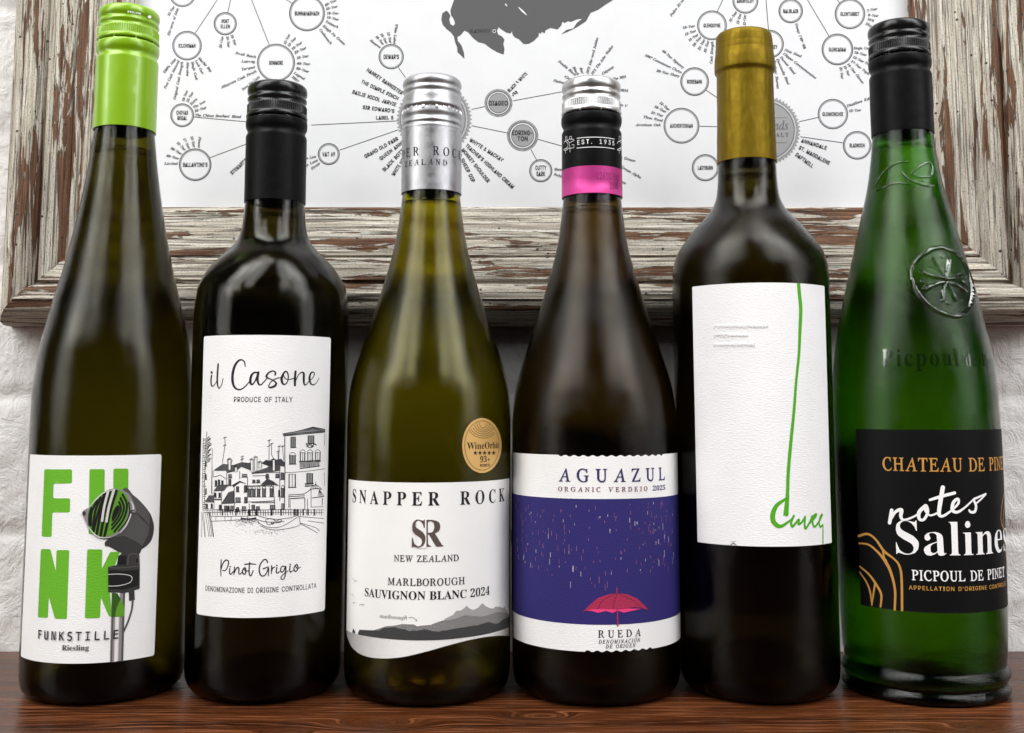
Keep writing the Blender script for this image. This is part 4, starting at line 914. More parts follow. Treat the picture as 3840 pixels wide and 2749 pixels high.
A.zoom(2560, 0, 1.765)
circ((194, 168), 98, ['GLENGOYNE'])
circ((415, 5), 85, ['ABERFELDY'])
circ((715, 73), 80, ['BALBLAIR'])
circ((1107, 92), 100, ['GLENTURRET'])
circ((575, 292), 94, ['OLD', 'PULTENEY'], 26)
circ((79, 540), 94, ['ROSEBANK'])
circ((-8, 832), 118, ['AUCHENTOSHAN'])
circ((150, 1110), 89, ['LADYBURN'])
circ((1024, 327), 104, ['GLENCADAM'])
circ((994, 755), 100, ['GLENKINCHIE'])
circ((1155, 962), 94, ['BLADNOCH'])
for q in (((228, 78), (266, -4)), ((568, 200), (551, -4)), ((968, 238), (824, -4)), ((1038, 18), (1020, -4)), ((155, 597), (300, 695)), ((112, 835), (320, 842)), ((772, 805), (897, 777)), ((778, 905), (1060, 945))):
    ln(*q)
seal((548, 865), 232, 56)
for y in (780, 945):
    A.stroke(pk, [(400, y), (690, y)], 2, 2, smooth=False)
A.text(pgd, 'Lowlands', 'i', (420, 858), (702, 858), 62, 3)
A.text(pgd, 'MALT', 'b', (575, 906), (702, 906), 28, 3, track=.12)
bl("ANNANDALE", 782, 940, 950, 992, 25)
bl("ST. MAGDALENE", 765, 985, 968, 1092, 25)
bl("DAFTMILL", 742, 1028, 856, 1112, 25)
for t in [("10-Year", 0, 192, 82, 178), ("12-Year", 16, 237, 90, 208), ("15-Year", 43, 277, 106, 232), ("18-Year", 73, 312, 126, 246), ("21-Year", 113, 334, 150, 262), ("25-Year", 154, 350, 176, 270), ("Cask Strength", 196, 422, 204, 275), ("21-Year", 318, 147, 361, 80), ("15-Year", 370, 162, 389, 92), ("12-Year", 417, 170, 418, 98), ("Vintage ('69-'03)", 742, 157, 802, 327), ("Noss Head", 673, 335, 784, 380), ("Clipper Commemorative", 663, 358, 878, 524), ("Dunnet Head", 643, 380, 738, 494), ("Duncansby Head", 620, 392, 696, 564), ("Pentland Skerries", 600, 400, 624, 588),
          ("Single Cask", 1132, 326, 1250, 326), ("10-Year", 1132, 352, 1216, 372), ("12-Year Port", 1123, 382, 1240, 436), ("17-Year Triple", 1110, 407, 1230, 498), ("14-Year Oloroso", 1086, 424, 1190, 556), ("15-Year", 1063, 437, 1096, 504), ("21-Year", 1038, 444, 1050, 522), ("7-Year", 1220, 80, 1290, 64), ("8-Year", 1225, 107, 1296, 112), ("1976", 1220, 132, 1262, 146), ("Sky", 1208, 160, 1248, 180), ("Distillers Edition", 1090, 710, 1290, 640), ("12-Year", 1100, 742, 1182, 735)]:
    it(*t)
po = A.build('poster', None, smooth=False)
po.location = -FO
po.parent = frame

# ================================================================== THE BOTTLES
YB = .53
GROUP = 'wine bottles standing in a row'

PROF = {
 1: [(0, 30.5), (1, 33.3), (3.5, 35.8), (8, 36.7), (14, 36.9), (70, 37.0), (118, 37.1), (129.8, 37.1), (144.4, 36.4), (159, 34.8), (173.9, 31.8), (188.8, 28.2), (196.4, 26.2), (211.4, 23.0), (220.8, 21.1), (235.9, 18.5), (251.4, 16.2), (262, 15.0), (268.5, 14.3), (273, 14.0), (326, 13.7)],
 2: [(0, 28.5), (1, 31.5), (3.5, 34.2), (8, 36.0), (14, 36.4), (100, 36.9), (173.9, 37.3), (181.2, 36.9), (189.6, 35.6), (196.3, 32.4), (203.7, 26.6), (208.5, 21.6), (213.3, 17.7), (220.8, 15.5), (228, 14.8), (234, 14.4), (238, 14.1), (288, 13.8)],
 3: [(0, 32.5), (1, 35.5), (3.5, 38.0), (8, 39.0), (14, 39.3), (60, 39.4), (122.5, 39.5), (137, 38.8), (144.4, 37.7), (151.8, 35.8), (166.5, 31.1), (181.3, 26.2), (196.4, 21.6), (211.4, 17.8), (220.8, 16.2), (230, 15.0), (236, 14.4), (240, 14.0), (291, 13.7)],
 4: [(0, 32.5), (1, 35.5), (3.5, 38.2), (8, 39.3), (14, 39.7), (60, 39.8), (122.5, 39.7), (137, 38.6), (144.4, 37.1), (151.8, 35.0), (166.5, 30.3), (181.3, 25.6), (196.4, 21.1), (211.4, 17.3), (220.8, 15.9), (228.4, 15.0), (234, 14.4), (238, 14.0), (290, 13.7)],
 5: [(0, 29.5), (1, 32.5), (3.5, 35.4), (8, 36.9), (14, 37.2), (100, 37.5), (192.6, 37.8), (197.6, 37.6), (202.9, 36.7), (207.5, 35.1), (211.2, 32.8), (215.5, 29.6), (220.7, 25.4), (225, 21.4), (228.4, 18.6), (232, 16.6), (236, 15.3), (243.7, 14.5), (251, 14.2), (256, 13.8), (297, 13.3), (316, 12.4)],
 6: [(0, 33.5), (.6, 36.3), (2.4, 37.7), (4.4, 37.2), (5.9, 36.0), (7.2, 36.6), (9.7, 37.9), (12.3, 37.2), (14.5, 36.2), (17, 36.5), (30, 37.3), (70, 38.0), (110, 38.5), (137, 38.1), (151.8, 36.9), (166.5, 34.8), (181.3, 31.9), (196.3, 28.4), (211.4, 24.8), (224.5, 21.7), (235.9, 18.9), (247.5, 16.7), (259, 15.2), (266, 14.5), (270, 14.1), (318, 13.8)],
}
X0 = {1: -.1937, 2: -.1177, 3: -.0401, 4: .0398, 5: .1171, 6: .1953}

def body(i, root, gm, punt=16, wallt=2.6):
    f = pchip(PROF[i])
    top = PROF[i][-1][0]
    zs, z = [], 0.0
    while z < top:
        zs.append(z)
        z += .7 if z < 20 else 2.0
    zs.append(top)
    out = [(f(z) / 1000, z / 1000) for z in zs]
    rb = out[0][0] * 1000
    # underside with a punt
    under = [(0, punt), (rb * .25, punt * .93), (rb * .45, punt * .74), (rb * .65, punt * .42), (rb * .8, punt * .14), (rb * .88, .6), (rb * .95, 0)]
    inner, z = [], 7.0
    while z < top:
        inner.append((f(z) - wallt - max(0, 14 - z) * .35, z))
        z += 2.5
    inner.append((f(top) - wallt, top))
    floor_in = [(0, punt + 5), (rb * .3, punt + 4.2), (rb * .55, punt * .7 + 3.5), (rb * .75, 7.6)]
    floor_in = [(r, max(z, 6.5)) for r, z in floor_in]
    path = [(r / 1000, z / 1000) for r, z in under] + out + [(r / 1000, z / 1000) for r, z in inner[::-1]] + [(r / 1000, z / 1000) for r, z in floor_in[::-1]]
    bm = lathe(path, 160)
    g = finish(bm, 'glass_body', [gm], root)
    return f, inner, floor_in, g

def wine(inner, floor_in, fill, m, root):
    e = .08
    p = [(r + (e if r > 0 else 0), z - e) for r, z in floor_in] + [(r + e, z) for r, z in inner if z < fill]
    rt = [r for r, z in inner if z < fill][-1] + e
    p += [(rt, fill - .3), (rt - .8, fill - .9), (0, fill - 1.0)]
    bm = lathe([(r / 1000, z / 1000) for r, z in p], 128)
    return finish(bm, 'wine', [m], root)

def cap_profile(T, bottom, plain=False):
    """outline of a long screw cap, mm: [(r, z)] from the bottom edge up to the middle of the top"""
    up = [(-27.2, 14.95), (-26.4, 14.75), (-25.6, 14.25), (-24.6, 14.05), (-23.6, 14.3), (-22.6, 14.9), (-21.2, 15.15), (-19.4, 15.15), (-18.4, 14.95), (-18.2, 14.5), (-18.1, 14.0), (-17.7, 14.0), (-17.6, 14.5), (-17.4, 14.95), (-16.6, 15.1), (-15.9, 14.9), (-15.6, 14.75)]
    up += [(-15.2 + .4 * k, 14.75) for k in range(11)]
    up += [(-10.9, 14.5), (-10.2, 14.05), (-9.6, 13.95), (-8.9, 14.3), (-8.2, 14.65), (-7.5, 14.6), (-6.9, 14.15), (-6.3, 13.95), (-5.7, 14.15), (-5.0, 14.6), (-4.0, 14.8), (-2.6, 14.75), (-1.5, 14.4), (-.7, 13.7), (-.2, 12.7), (0, 11.5), (-.1, 9.5), (-.25, 0)]
    if plain:
        up = [(-27.2, 14.95), (-26.5, 15.2), (-25.9, 14.8), (-25.2, 14.4), (-24.5, 14.8), (-23.9, 15.1), (-23.2, 14.8), (-22.2, 14.2), (-21.2, 14.2), (-20.3, 14.8), (-19.3, 15.0), (-18.4, 14.9), (-18.2, 14.5), (-17.0, 14.2), (-16.4, 14.4), (-16.2, 14.9), (-15.2, 15.1), (-14.4, 14.85), (-13.6, 14.6), (-11.6, 14.55), (-10.2, 14.5), (-9.4, 14.1), (-8.7, 13.95), (-8.0, 14.3), (-7.2, 14.6), (-6.6, 14.5), (-6.0, 14.0), (-5.3, 13.95), (-4.6, 14.4), (-3.6, 14.75), (-2.4, 14.6), (-1.4, 14.1), (-.6, 13.2), (-.15, 12.2), (0, 11.0), (-.1, 9.0), (-.25, 0)]
    sk = [(bottom, 14.55), (bottom, 14.95)]
    n = 14
    top_of_skirt = T - 27.6
    sk += [(bottom + (top_of_skirt - bottom) * k / n, 14.95) for k in range(1, n + 1)]
    return sk, [(T + a, r) for a, r in up]

def screw_cap(root, T, bottom, m_top, m_skirt, plain=False, bands=(), seed=0, slots=True):
    sk, up = cap_profile(T, bottom, plain)
    rnd = random.Random(seed)
    knurl = 84
    def rf(r, z, a):
        zz = z * 1000 - T
        rr = r
        if not plain and -15.3 < zz < -11.1:
            rr -= .00028 * (0.5 + .5 * math.cos(a * knurl)) ** .7
        if -18.25 < zz < -17.55 and slots and not plain:          # bridges across the tear line
            if math.cos(a * 9 + seed) > .965:
                rr = .0149
        if plain and -18.3 < zz < -16.9:                          # little windows of the tear band
            if math.cos(a * 14 + seed) > .75 or math.cos(a * 28 + seed) < -.97:
                rr = .01495
        rr += .00006 * noise.noise(Vector((math.sin(a) * 3, math.cos(a) * 3 + seed, z * 300)))
        rr += .00010 * noise.noise(Vector((math.sin(a) * 1.5, math.cos(a) * 1.5 + seed, z * 60)))
        return rr
    split = -18.0 if not plain else -17.6
    low = [(z, r) for z, r in up if z - T <= split]
    high = [(z, r) for z, r in up if z - T >= split]
    if plain:
        low = [(z, r) for z, r in up if z - T < -18.3]
        high = [(z, r) for z, r in up if z - T >= -18.45]
    top = finish(lathe([(0, high[0][0] / 1000)] + [(r / 1000, z / 1000) for z, r in high], 504, rf), 'screw_cap', [m_top], root, sharp=60)
    pts = sk + low
    skirt = finish(lathe([(r / 1000, z / 1000) for z, r in pts] + [(.0139, low[-1][0] / 1000 + .0001)], 360, rf), 'cap_skirt', [m_skirt], top, sharp=60)
    return top, skirt

def cap_surface(i):
    return Round(X0[i], YB, lambda z: .01495, .01495)

def metal(name, col, rough=.3, mtl=1.0, aniso=True):
    m = mat(name, col, rough, mtl)
    n = NT(m)
    f = n.noise(n.coord('Object', (90, 90, 2600)), 1, 3, .6)
    s = n.noise(n.coord('Object', (220, 220, 220)), 1, 4, .6)
    n.set(Roughness=n.ramp(s, [(.3, rough * .85), (.7, rough * 1.25)]))
    n.l(n.bump(f, .08, .0002), n.p.inputs['Normal'])
    return m

def prof_m(i):
    f = pchip(PROF[i])
    return lambda z: f(z * 1000) / 1000

def surf(i, z=.07):
    f = prof_m(i)
    return Round(X0[i], YB, f, f(z))

def back_label(i, root, z0, z1, th, m, mid=math.pi):
    s = surf(i)
    a = Art(s, .00012)
    us = [(mid - th + 2 * th * k / 40) * s.R for k in range(41)]
    a.raw(m, [[(u, z0) for u in us] + [(u, z1) for u in us[::-1]]], 0)
    return a.build('back_label', root, ustep=.003, vstep=.01)

def bottle(i, label):
    return thing('wine_bottle', label, 'wine bottle', (X0[i], YB, 0), GROUP)

blabel = mat('back_label_paper', (.55, .54, .5), .7)
dlabel = mat('back_label_dark', (.03, .03, .03), .6)
white_wine = liquid('white_wine', (.5, .43, .05))

# ------------------------------------------------------------------ 1: slim bottle, lime green cap, microphone label
g1 = glass('olive_glass', (.07, .062, .003), .08)
b1 = bottle(1, 'slim dark bottle with lime green screw cap and a microphone on its label')
f, inn, fl, _ = body(1, b1, g1, 18)
wine(inn, fl, 259, white_wine, b1)
lime = mat('lime_enamel', (.205, .395, .0), .34, 0.1)
lime.node_tree.nodes['Principled BSDF'].inputs['Coat Weight'].default_value = .3
NT(lime)
top, sk = screw_cap(b1, 331.2, 268.6, lime, lime, seed=1)
white = ink('white_ink', (.85, .85, .85))
a = Art(cap_surface(1), .0002).zoom(340, 0, 6.247)
a.text(white, 'STELVIN', 's', (860, 296), (1172, 345), 40, 1, bold=.03, track=.06)
a.disc(white, (1372, 398), 42, 1, 34)
a.build('cap_print', top)

p1 = paper('label_paper', (.80, .80, .79), .55)
gr = ink('label_green', (.125, .40, .02), .65, 0, .5)
bk = ink('label_black', (.012, .012, .014))
d1 = ink('mic_black', (.008, .008, .008))
d2 = ink('mic_charcoal', (.035, .033, .033))
d3 = ink('mic_grey', (.075, .072, .072))
d4 = ink('mic_steel', (.24, .22, .225))
d5 = ink('mic_pale', (.6, .58, .57))
d6 = ink('mic_green', (.10, .29, .02))
d7 = ink('mic_deep_green', (.03, .09, .008))
a = Art(surf(1)).zoom(60, 1680, 1.98)
TL, TR, BR, BL = [a.p(q) for q in ((107, 50), (1073, 42), (1033, 1528), (38, 1555))]
u0, u1 = (TL[0] + BL[0]) / 2, (TR[0] + BR[0]) / 2
v1, v0 = (TL[1] + TR[1]) / 2, (BL[1] + BR[1]) / 2
print('label1', TL, TR, BR, BL)
a.raw(p1, [rounded([(u0, v1), (u1, v1), (u1, v0), (u0, v0)], .0014)], 0)
for P in ([(213, 158), (417, 158), (417, 263), (281, 265), (278, 373), (403, 373), (402, 478), (272, 478), (266, 660), (193, 658)],
          [(547, 157), (659, 157), (655, 560), (722, 560), (723, 153), (834, 153), (830, 640), (540, 640)],
          [(187, 750), (258, 750), (298, 915), (303, 757), (397, 757), (379, 1270), (292, 1268), (246, 1105), (239, 1262), (165, 1258)],
          [(530, 752), (641, 752), (637, 897), (700, 770), (772, 770), (690, 985), (712, 1252), (690, 1250), (630, 1108), (624, 1262), (512, 1265)]):
    a.poly(gr, P, 1, r=14)
# the microphone
a.poly(d3, [(790, 310), (870, 350), (940, 415), (990, 480), (1017, 550), (1021, 610), (1005, 680), (970, 725), (925, 748), (850, 740), (760, 700), (690, 680), (640, 640)], 2, smooth=True)
a.poly(d2, [(700, 668), (800, 650), (905, 700), (940, 735), (915, 790), (830, 800), (760, 770), (690, 730), (660, 728), (660, 695)], 3, r=10)
a.poly(d2, [(990, 480), (1017, 550), (1021, 610), (1005, 680), (970, 725), (925, 748), (975, 650), (990, 560)], 3, smooth=True)
a.stroke(d2, [(890, 480), (945, 530), (985, 580)], [4, 10, 3], 4)
a.poly(d2, [(760, 800), (815, 760), (915, 790), (918, 860), (917, 1045), (800, 1078), (684, 1070), (683, 882), (748, 868)], 3, r=8)
a.poly(d1, [(760, 800), (820, 800), (815, 868), (750, 866)], 4)
a.poly(d1, [(690, 905), (800, 912), (912, 900), (908, 1020), (800, 1050), (690, 1045)], 4, r=8)
a.stroke(d3, [(690, 885), (760, 890), (905, 878)], 7, 5)
a.stroke(d5, [(685, 938), (760, 935), (840, 945), (860, 968), (840, 1000), (760, 1022), (686, 1024)], 4.5, 5)
a.stroke(d3, [(828, 865), (835, 800), (870, 785), (905, 800), (912, 865)], 8, 5)
a.disc(d1, (896, 836), 12, 6, 24)
a.ring(d3, (896, 836), 12, 3, 6, 20, 24)
# grille
a.poly(d4, [(497, 478), (540, 440), (600, 370), (660, 322), (740, 300), (830, 335), (868, 400), (885, 470), (845, 510), (825, 570), (770, 632), (690, 668), (620, 668), (560, 620), (530, 570)], 6, smooth=True)
a.poly(d6, [(540, 470), (590, 390), (660, 330), (740, 306), (810, 340), (835, 400), (825, 500), (790, 580), (720, 640), (640, 660), (575, 630), (540, 560)], 7, smooth=True)
for P in ([(604, 392), (565, 470), (556, 575)], [(628, 368), (590, 470), (572, 600)], [(658, 334), (610, 480), (578, 618)]):
    a.stroke(d1, P, 15, 8)
for P in ([(664, 330), (640, 420), (600, 640)], [(700, 316), (665, 450), (628, 655)], [(745, 318), (700, 470), (658, 652)]):
    a.stroke(d1, P, 17, 9)
for P in ([(684, 322), (655, 440), (640, 540)], [(726, 314), (690, 440), (672, 545)]):
    a.stroke(d5, P, 15, 9)
for P in ([(790, 345), (822, 420), (800, 520), (730, 620)], [(775, 370), (800, 440), (775, 520), (712, 600)], [(765, 400), (778, 450), (755, 515), (712, 570)]):
    a.stroke(d1, P, 13, 9)
a.poly(d1, [(760, 425), (768, 455), (745, 510), (712, 545), (718, 480), (740, 435)], 9, smooth=True)
a.stroke(d5, [(535, 452), (600, 376), (660, 328), (735, 306)], [3, 8, 7, 4], 9)
a.stroke(d5, [(850, 395), (868, 440), (850, 495), (815, 575), (770, 630)], [5, 12, 9, 8, 4], 9)
a.stroke(d5, [(540, 585), (575, 630), (625, 662), (700, 662)], [3, 7, 7, 3], 9)
a.stroke(d1, [(560, 440), (545, 500), (545, 570)], 9, 9)
a.stroke(d1, [(835, 400), (842, 470), (820, 540), (760, 615)], 8, 9)
a.disc(d2, (508, 484), 12, 10, 16)
a.disc(d2, (862, 474), 15, 10, 17)
a.disc(d4, (866, 472), 9, 11, 6)
# pole and cable
for x0, x1, m in ((0, 1, d4), (.06, .16, d3), (.3, .62, d5), (.36, .54, mat('mic_bright', (.72, .7, .7), .6)), (.84, 1, d3)):
    lo, hi = (697, 795), (711, 809)
    a.poly(m, [(hi[0] + (hi[1] - hi[0]) * x0, 1074), (hi[0] + (hi[1] - hi[0]) * x1, 1074), (lo[0] + (lo[1] - lo[0]) * x1, 1584 - 6 * x1), (lo[0] + (lo[1] - lo[0]) * x0, 1590 - 6 * x0)], 3)
a.poly(d7, [(714, 1076), (752, 1078), (776, 1120), (745, 1190), (735, 1252), (709, 1252)], 5)
a.poly(d6, [(776, 1120), (804, 1180), (803, 1250), (735, 1252), (745, 1190)], 5)
a.stroke(d2, [(857, 1058), (860, 1132)], 38, 3, smooth=False, caps=False)
a.stroke(d3, [(866, 1130), (858, 1200), (832, 1285), (800, 1358)], 13, 3)
a.text(bk, 'FUNKSTILLE', 'd', (166, 1415), (762, 1408), 64, 8, track=.2, bold=.014)
a.text(ink('label_charcoal', (.05, .05, .05)), 'Riesling', 'b', (342, 1500), (543, 1500), 40, 4)
a.build('front_label', b1, vstep=.005)

# ------------------------------------------------------------------ 2: black cap, sketch of canal-side houses
g2 = glass('near_black_glass', (.045, .038, .006), .07, droplets=.25)
b2 = bottle(2, 'dark bottle with plain black screw cap and an ink sketch of houses')
f, inn, fl, _ = body(2, b2, g2, 14)
wine(inn, fl, 226, white_wine, b2)
black_gloss = metal('black_enamel', (.006, .006, .0065), .24, 0.0)
black_gloss.node_tree.nodes['Principled BSDF'].inputs['Specular IOR Level'].default_value = .32
black_satin = metal('black_satin', (.004, .004, .0045), .4, 0.0)
black_satin.node_tree.nodes['Principled BSDF'].inputs['Specular IOR Level'].default_value = .08
screw_cap(b2, 292.2, 232.2, black_gloss, black_satin, seed=2)
back_label(2, b2, .045, .125, .75, blabel)
p2 = paper('textured_paper', (.83, .83, .82), .6)
bk2 = ink('sketch_black', (.015, .015, .02))
a = Art(surf(2)).zoom(740, 1260, 4.363)
TL, TR = a.p((102, 22)), a.p((2165, 10))
a.zoom(740, 2040, 4.363)
BL, BR = a.p((2, 1155)), a.p((2098, 1072))
u0, u1 = (TL[0] + BL[0]) / 2, (TR[0] + BR[0]) / 2
v1, v0 = (TL[1] + TR[1]) / 2, (BL[1] + BR[1]) / 2
print('label2', TL, TR, BR, BL)
a.raw(p2, [rounded([(u0, v1), (u1, v1), (u1, v0), (u0, v0)], .0014)], 0)
a.zoom(740, 1260, 4.363)
for P, wd in (([(240, 645), (228, 720), (235, 800), (258, 822), (300, 780), (320, 740)], [30, 34, 30, 18, 12, 14]), ([(345, 462), (335, 600), (330, 720), (338, 810), (360, 855), (400, 800), (426, 695)], [32, 34, 34, 26, 18, 13, 12]),
              ([(785, 500), (775, 430), (735, 392), (680, 402), (620, 480), (585, 600), (578, 720), (602, 820), (650, 868), (710, 874), (780, 830), (862, 740)], [14, 20, 20, 30, 40, 44, 44, 36, 26, 22, 18, 16]),
              ([(985, 600), (930, 600), (885, 650), (868, 740), (888, 792), (925, 770), (968, 690), (1000, 596)], [24, 26, 36, 40, 28, 18, 24, 34]), ([(1000, 596), (985, 700), (1002, 780), (1040, 798), (1090, 750), (1142, 690)], [36, 38, 28, 20, 16, 16]),
              ([(1272, 638), (1275, 595), (1230, 572), (1165, 605), (1130, 660), (1165, 692), (1240, 725), (1288, 770), (1270, 815), (1205, 842), (1168, 830), (1190, 770), (1250, 715), (1310, 690), (1372, 680)], [24, 24, 20, 26, 32, 20, 18, 28, 34, 30, 18, 14, 16, 15, 14]),
              ([(1440, 582), (1405, 620), (1378, 700), (1392, 772), (1430, 792), (1472, 750), (1487, 660), (1468, 592), (1430, 580), (1408, 630), (1435, 690), (1490, 713), (1582, 690)], [20, 30, 40, 32, 20, 16, 20, 22, 18, 14, 14, 12, 16]),
              ([(1605, 580), (1595, 690), (1595, 808)], [34, 38, 34]), ([(1598, 755), (1650, 640), (1705, 596), (1738, 615), (1738, 700), (1744, 780), (1772, 800), (1820, 745)], [14, 14, 20, 34, 38, 28, 18, 14]),
              ([(1822, 742), (1880, 690), (1912, 625), (1890, 590), (1852, 612), (1832, 690), (1848, 770), (1892, 800), (1945, 765), (1988, 688)], [12, 14, 18, 18, 28, 38, 28, 18, 13, 11])):
    a.stroke(bk2, P, wd, 1)
a.disc(bk2, (240, 597), 18, 1, 22)
a.text(bk2, 'PRODUCE OF ITALY', 's', (595, 1085), (1557, 1076), 84, 1, track=.05, bold=.008)
a.zoom(740, 2040, 4.363)
for P in ([(395, 258), (388, 400), (390, 522)], [(395, 400), (430, 300), (480, 260), (515, 290), (500, 370), (460, 432), (415, 428)], [(535, 400), (530, 470), (550, 494), (590, 450)], [(610, 375), (600, 500)], [(602, 480), (640, 400), (670, 382), (684, 410), (680, 470), (700, 492), (742, 450)],
          [(775, 385), (742, 430), (748, 480), (780, 490), (798, 440), (785, 387), (765, 402), (790, 438), (842, 438)], [(858, 300), (848, 420), (855, 500), (880, 515), (915, 432)], [(778, 332), (860, 323), (960, 331)],
          [(1146, 303), (1133, 260), (1090, 257), (1032, 330), (1012, 420), (1032, 500), (1075, 523), (1128, 480), (1165, 385), (1163, 515)], [(1078, 405), (1165, 370)], [(1215, 355), (1210, 485)], [(1212, 450), (1235, 390), (1270, 375)], [(1300, 385), (1290, 450), (1310, 476), (1345, 450)],
          [(1440, 370), (1390, 362), (1362, 410), (1372, 458), (1410, 440), (1445, 365), (1440, 480), (1420, 558), (1385, 578), (1367, 550), (1400, 500), (1480, 440)], [(1515, 360), (1510, 430), (1525, 460), (1565, 430)], [(1620, 332), (1582, 380), (1587, 438), (1620, 443), (1643, 390), (1630, 337), (1605, 352), (1632, 398), (1688, 378)]):
    a.stroke(bk2, P, [17, 19, 13], 1)
for c in ((540, 370), (1300, 350), (1520, 333)):
    a.disc(bk2, c, 13, 1)
a.text(bk2, 'DENOMINAZIONE DI ORIGINE CONTROLLATA', 's', (135, 770), (1943, 708), 82, 1, track=.03, bold=.006)
# the sketch
a.zoom(740, 1560, 3.383)
sk_mid = ink('sketch_grey', (.22, .22, .225))
rs = random.Random(5)
def pen(P, wd=5, m=None):
    a.stroke(m or bk2, P, wd * 1.2, 1, smooth=False, caps=False)
def box(x0, y0, x1, y1, wd=5):
    pen([(x0, y0), (x1, y0), (x1, y1), (x0, y1), (x0, y0)], wd)
def hatch(P, step=12, dx=-30, wd=6, m=None):
    """slanting pen strokes that fill a roof"""
    a.poly(m or sk_mid, P, 1)
    ys = [q[1] for q in P]; xs = [q[0] for q in P]
    x = min(xs) - abs(dx)
    while x < max(xs) + abs(dx):
        seg = []
        for k in range(25):
            t = k / 24
            q = (x + dx * t + rs.uniform(-1, 1), min(ys) + (max(ys) - min(ys)) * t)
            if inside(q, P):
                seg.append(q)
        if len(seg) > 1:
            a.stroke(bk2, [seg[0], seg[-1]], wd, 2, smooth=False, caps=False)
        x += step
    pen(P + [P[0]], 6)
def window(x0, y0, x1, y1, arch=False, dark=True):
    if dark:
        a.poly(sk_mid, [(x0, y0), (x1, y0), (x1, y1), (x0, y1)], 1)
    box(x0, y0, x1, y1, 6)
    pen([((x0 + x1) / 2, y0), ((x0 + x1) / 2, y1)], 5)
    pen([(x0 + 5, y0 + 4), (x0 + 5, y1)], 6)
    pen([(x1 - 6, y0 + 4), (x1 - 6, y1)], 7)
    if arch:
        c = (x0 + x1) / 2
        a.stroke(bk2, [(x0 - 4, y0 + 8), (x0 + 4, y0 - 22), (c, y0 - 38), (x1 - 4, y0 - 22), (x1 + 4, y0 + 8)], 6, 1)
    pen([(x0 - 10, y1 + 8), (x1 + 10, y1 + 6)], 6)
# tall house on the right
a.poly(sk_mid, [(1080, 225), (1260, 195), (1460, 140), (1618, 170), (1618, 200), (1300, 222), (1090, 250)], 1)
for k in range(16):
    x = 1110 + k * 32
    pen([(x, 230 - k * 3), (x + 6, 248 - k * 3)], 6)
for k in range(9):
    pen([(1460, 142), (1340 + k * 32, 190)], 4)
pen([(1080, 225), (1260, 195), (1460, 140), (1618, 170)], 7); pen([(1085, 240), (1300, 218), (1618, 186)], 6); pen([(1092, 252), (1300, 232), (1618, 203)], 8)
pen([(1108, 262), (1110, 700), (1104, 1180)], 7); pen([(1613, 225), (1608, 370)], 5); pen([(1606, 715), (1608, 890)], 5); pen([(1112, 720), (1350, 705), (1612, 668)], 5)
window(1184, 266, 1244, 395); window(1400, 250, 1478, 345)
a.stroke(bk2, [(1380, 350), (1400, 375), (1430, 355), (1450, 385), (1480, 355), (1505, 368)], 14, 1); a.stroke(bk2, [(1385, 385), (1430, 400), (1470, 385)], 10, 1)
window(1168, 500, 1244, 605, True)
for x in (1302, 1396, 1494):
    window(x, 465, x + 62, 570, True, False)
for k in range(22):
    x = 1300 + k * 11.5
    pen([(x, 580 - k * .4), (x + rs.uniform(-3, 3), 655 - k * .6)], 6)
pen([(1285, 578), (1550, 560)], 8); pen([(1296, 668), (1555, 632)], 8)
window(1160, 738, 1244, 900, False, False); window(1384, 728, 1462, 850)
for k in range(9):
    pen([(1368 + k * 12, 858), (1368 + k * 12, 892)], 6)
pen([(1358, 858), (1472, 850)], 7); pen([(1360, 895), (1472, 885)], 7)
# shop front and parasol at the foot of the tall house
pen([(1160, 1160), (1160, 1000), (1350, 990), (1440, 930)], 8); pen([(1165, 1022), (1360, 1012)], 7); pen([(1165, 1050), (1360, 1036)], 9); pen([(1176, 1060), (1176, 1180)], 5); pen([(1362, 1040), (1362, 1190)], 8); pen([(1395, 1050), (1395, 1180)], 6)
for x in (1430, 1462, 1495, 1530, 1570):
    pen([(1498, 865), (x, 930 - abs(x - 1500) * .12)], 5)
pen([(1425, 932), (1500, 918), (1575, 930)], 9); pen([(1498, 832), (1498, 868)], 6); pen([(1440, 930), (1440, 1160)], 6); pen([(1450, 1040), (1600, 1020)], 8)
for k in range(5):
    pen([(1545, 935), (1525 + k * 20, 1020)], 5)
pen([(1585, 1040), (1578, 1130)], 9); pen([(1440, 1155), (1590, 1150)], 5)
# roofs and fronts, left to right
hatch([(215, 690), (330, 610), (460, 625), (560, 590), (690, 600), (690, 690), (560, 640), (500, 690), (380, 720), (365, 690)], 11)
hatch([(690, 720), (880, 660), (960, 600), (1050, 620), (1050, 690), (900, 710)], 11)
hatch([(820, 600), (870, 560), (940, 570), (1060, 545), (1105, 590), (1105, 640), (1000, 620), (930, 640)], 9, -20)
hatch([(215, 950), (270, 880), (400, 872), (340, 945)], 12); hatch([(105, 1090), (150, 1010), (215, 1008), (210, 1095)], 10); hatch([(312, 1112), (400, 970), (465, 945), (472, 1105)], 11); hatch([(810, 870), (890, 795), (960, 830), (1040, 890), (960, 870)], 10, -24)
hatch([(445, 880), (540, 825), (620, 860), (600, 850), (540, 840), (460, 900)], 9)
for q in ([(205, 690), (205, 775)], [(190, 630), (190, 1000)], [(375, 725), (378, 870)], [(540, 700), (540, 800)], [(640, 780), (635, 1090)], [(700, 760), (860, 755), (880, 800)], [(470, 900), (475, 1180)], [(312, 950), (312, 1180)], [(215, 960), (215, 1180)], [(960, 830), (985, 1180)], [(1045, 700), (1045, 1080)], [(640, 1090), (985, 1075)], [(660, 1110), (660, 1180)], [(205, 775), (300, 750), (370, 800)], [(690, 730), (900, 715), (1045, 715)], [(640, 890), (960, 872)]):
    pen(q, 6)
for x in (650, 700, 760):
    window(x, 925, x + 36, 1020, True)
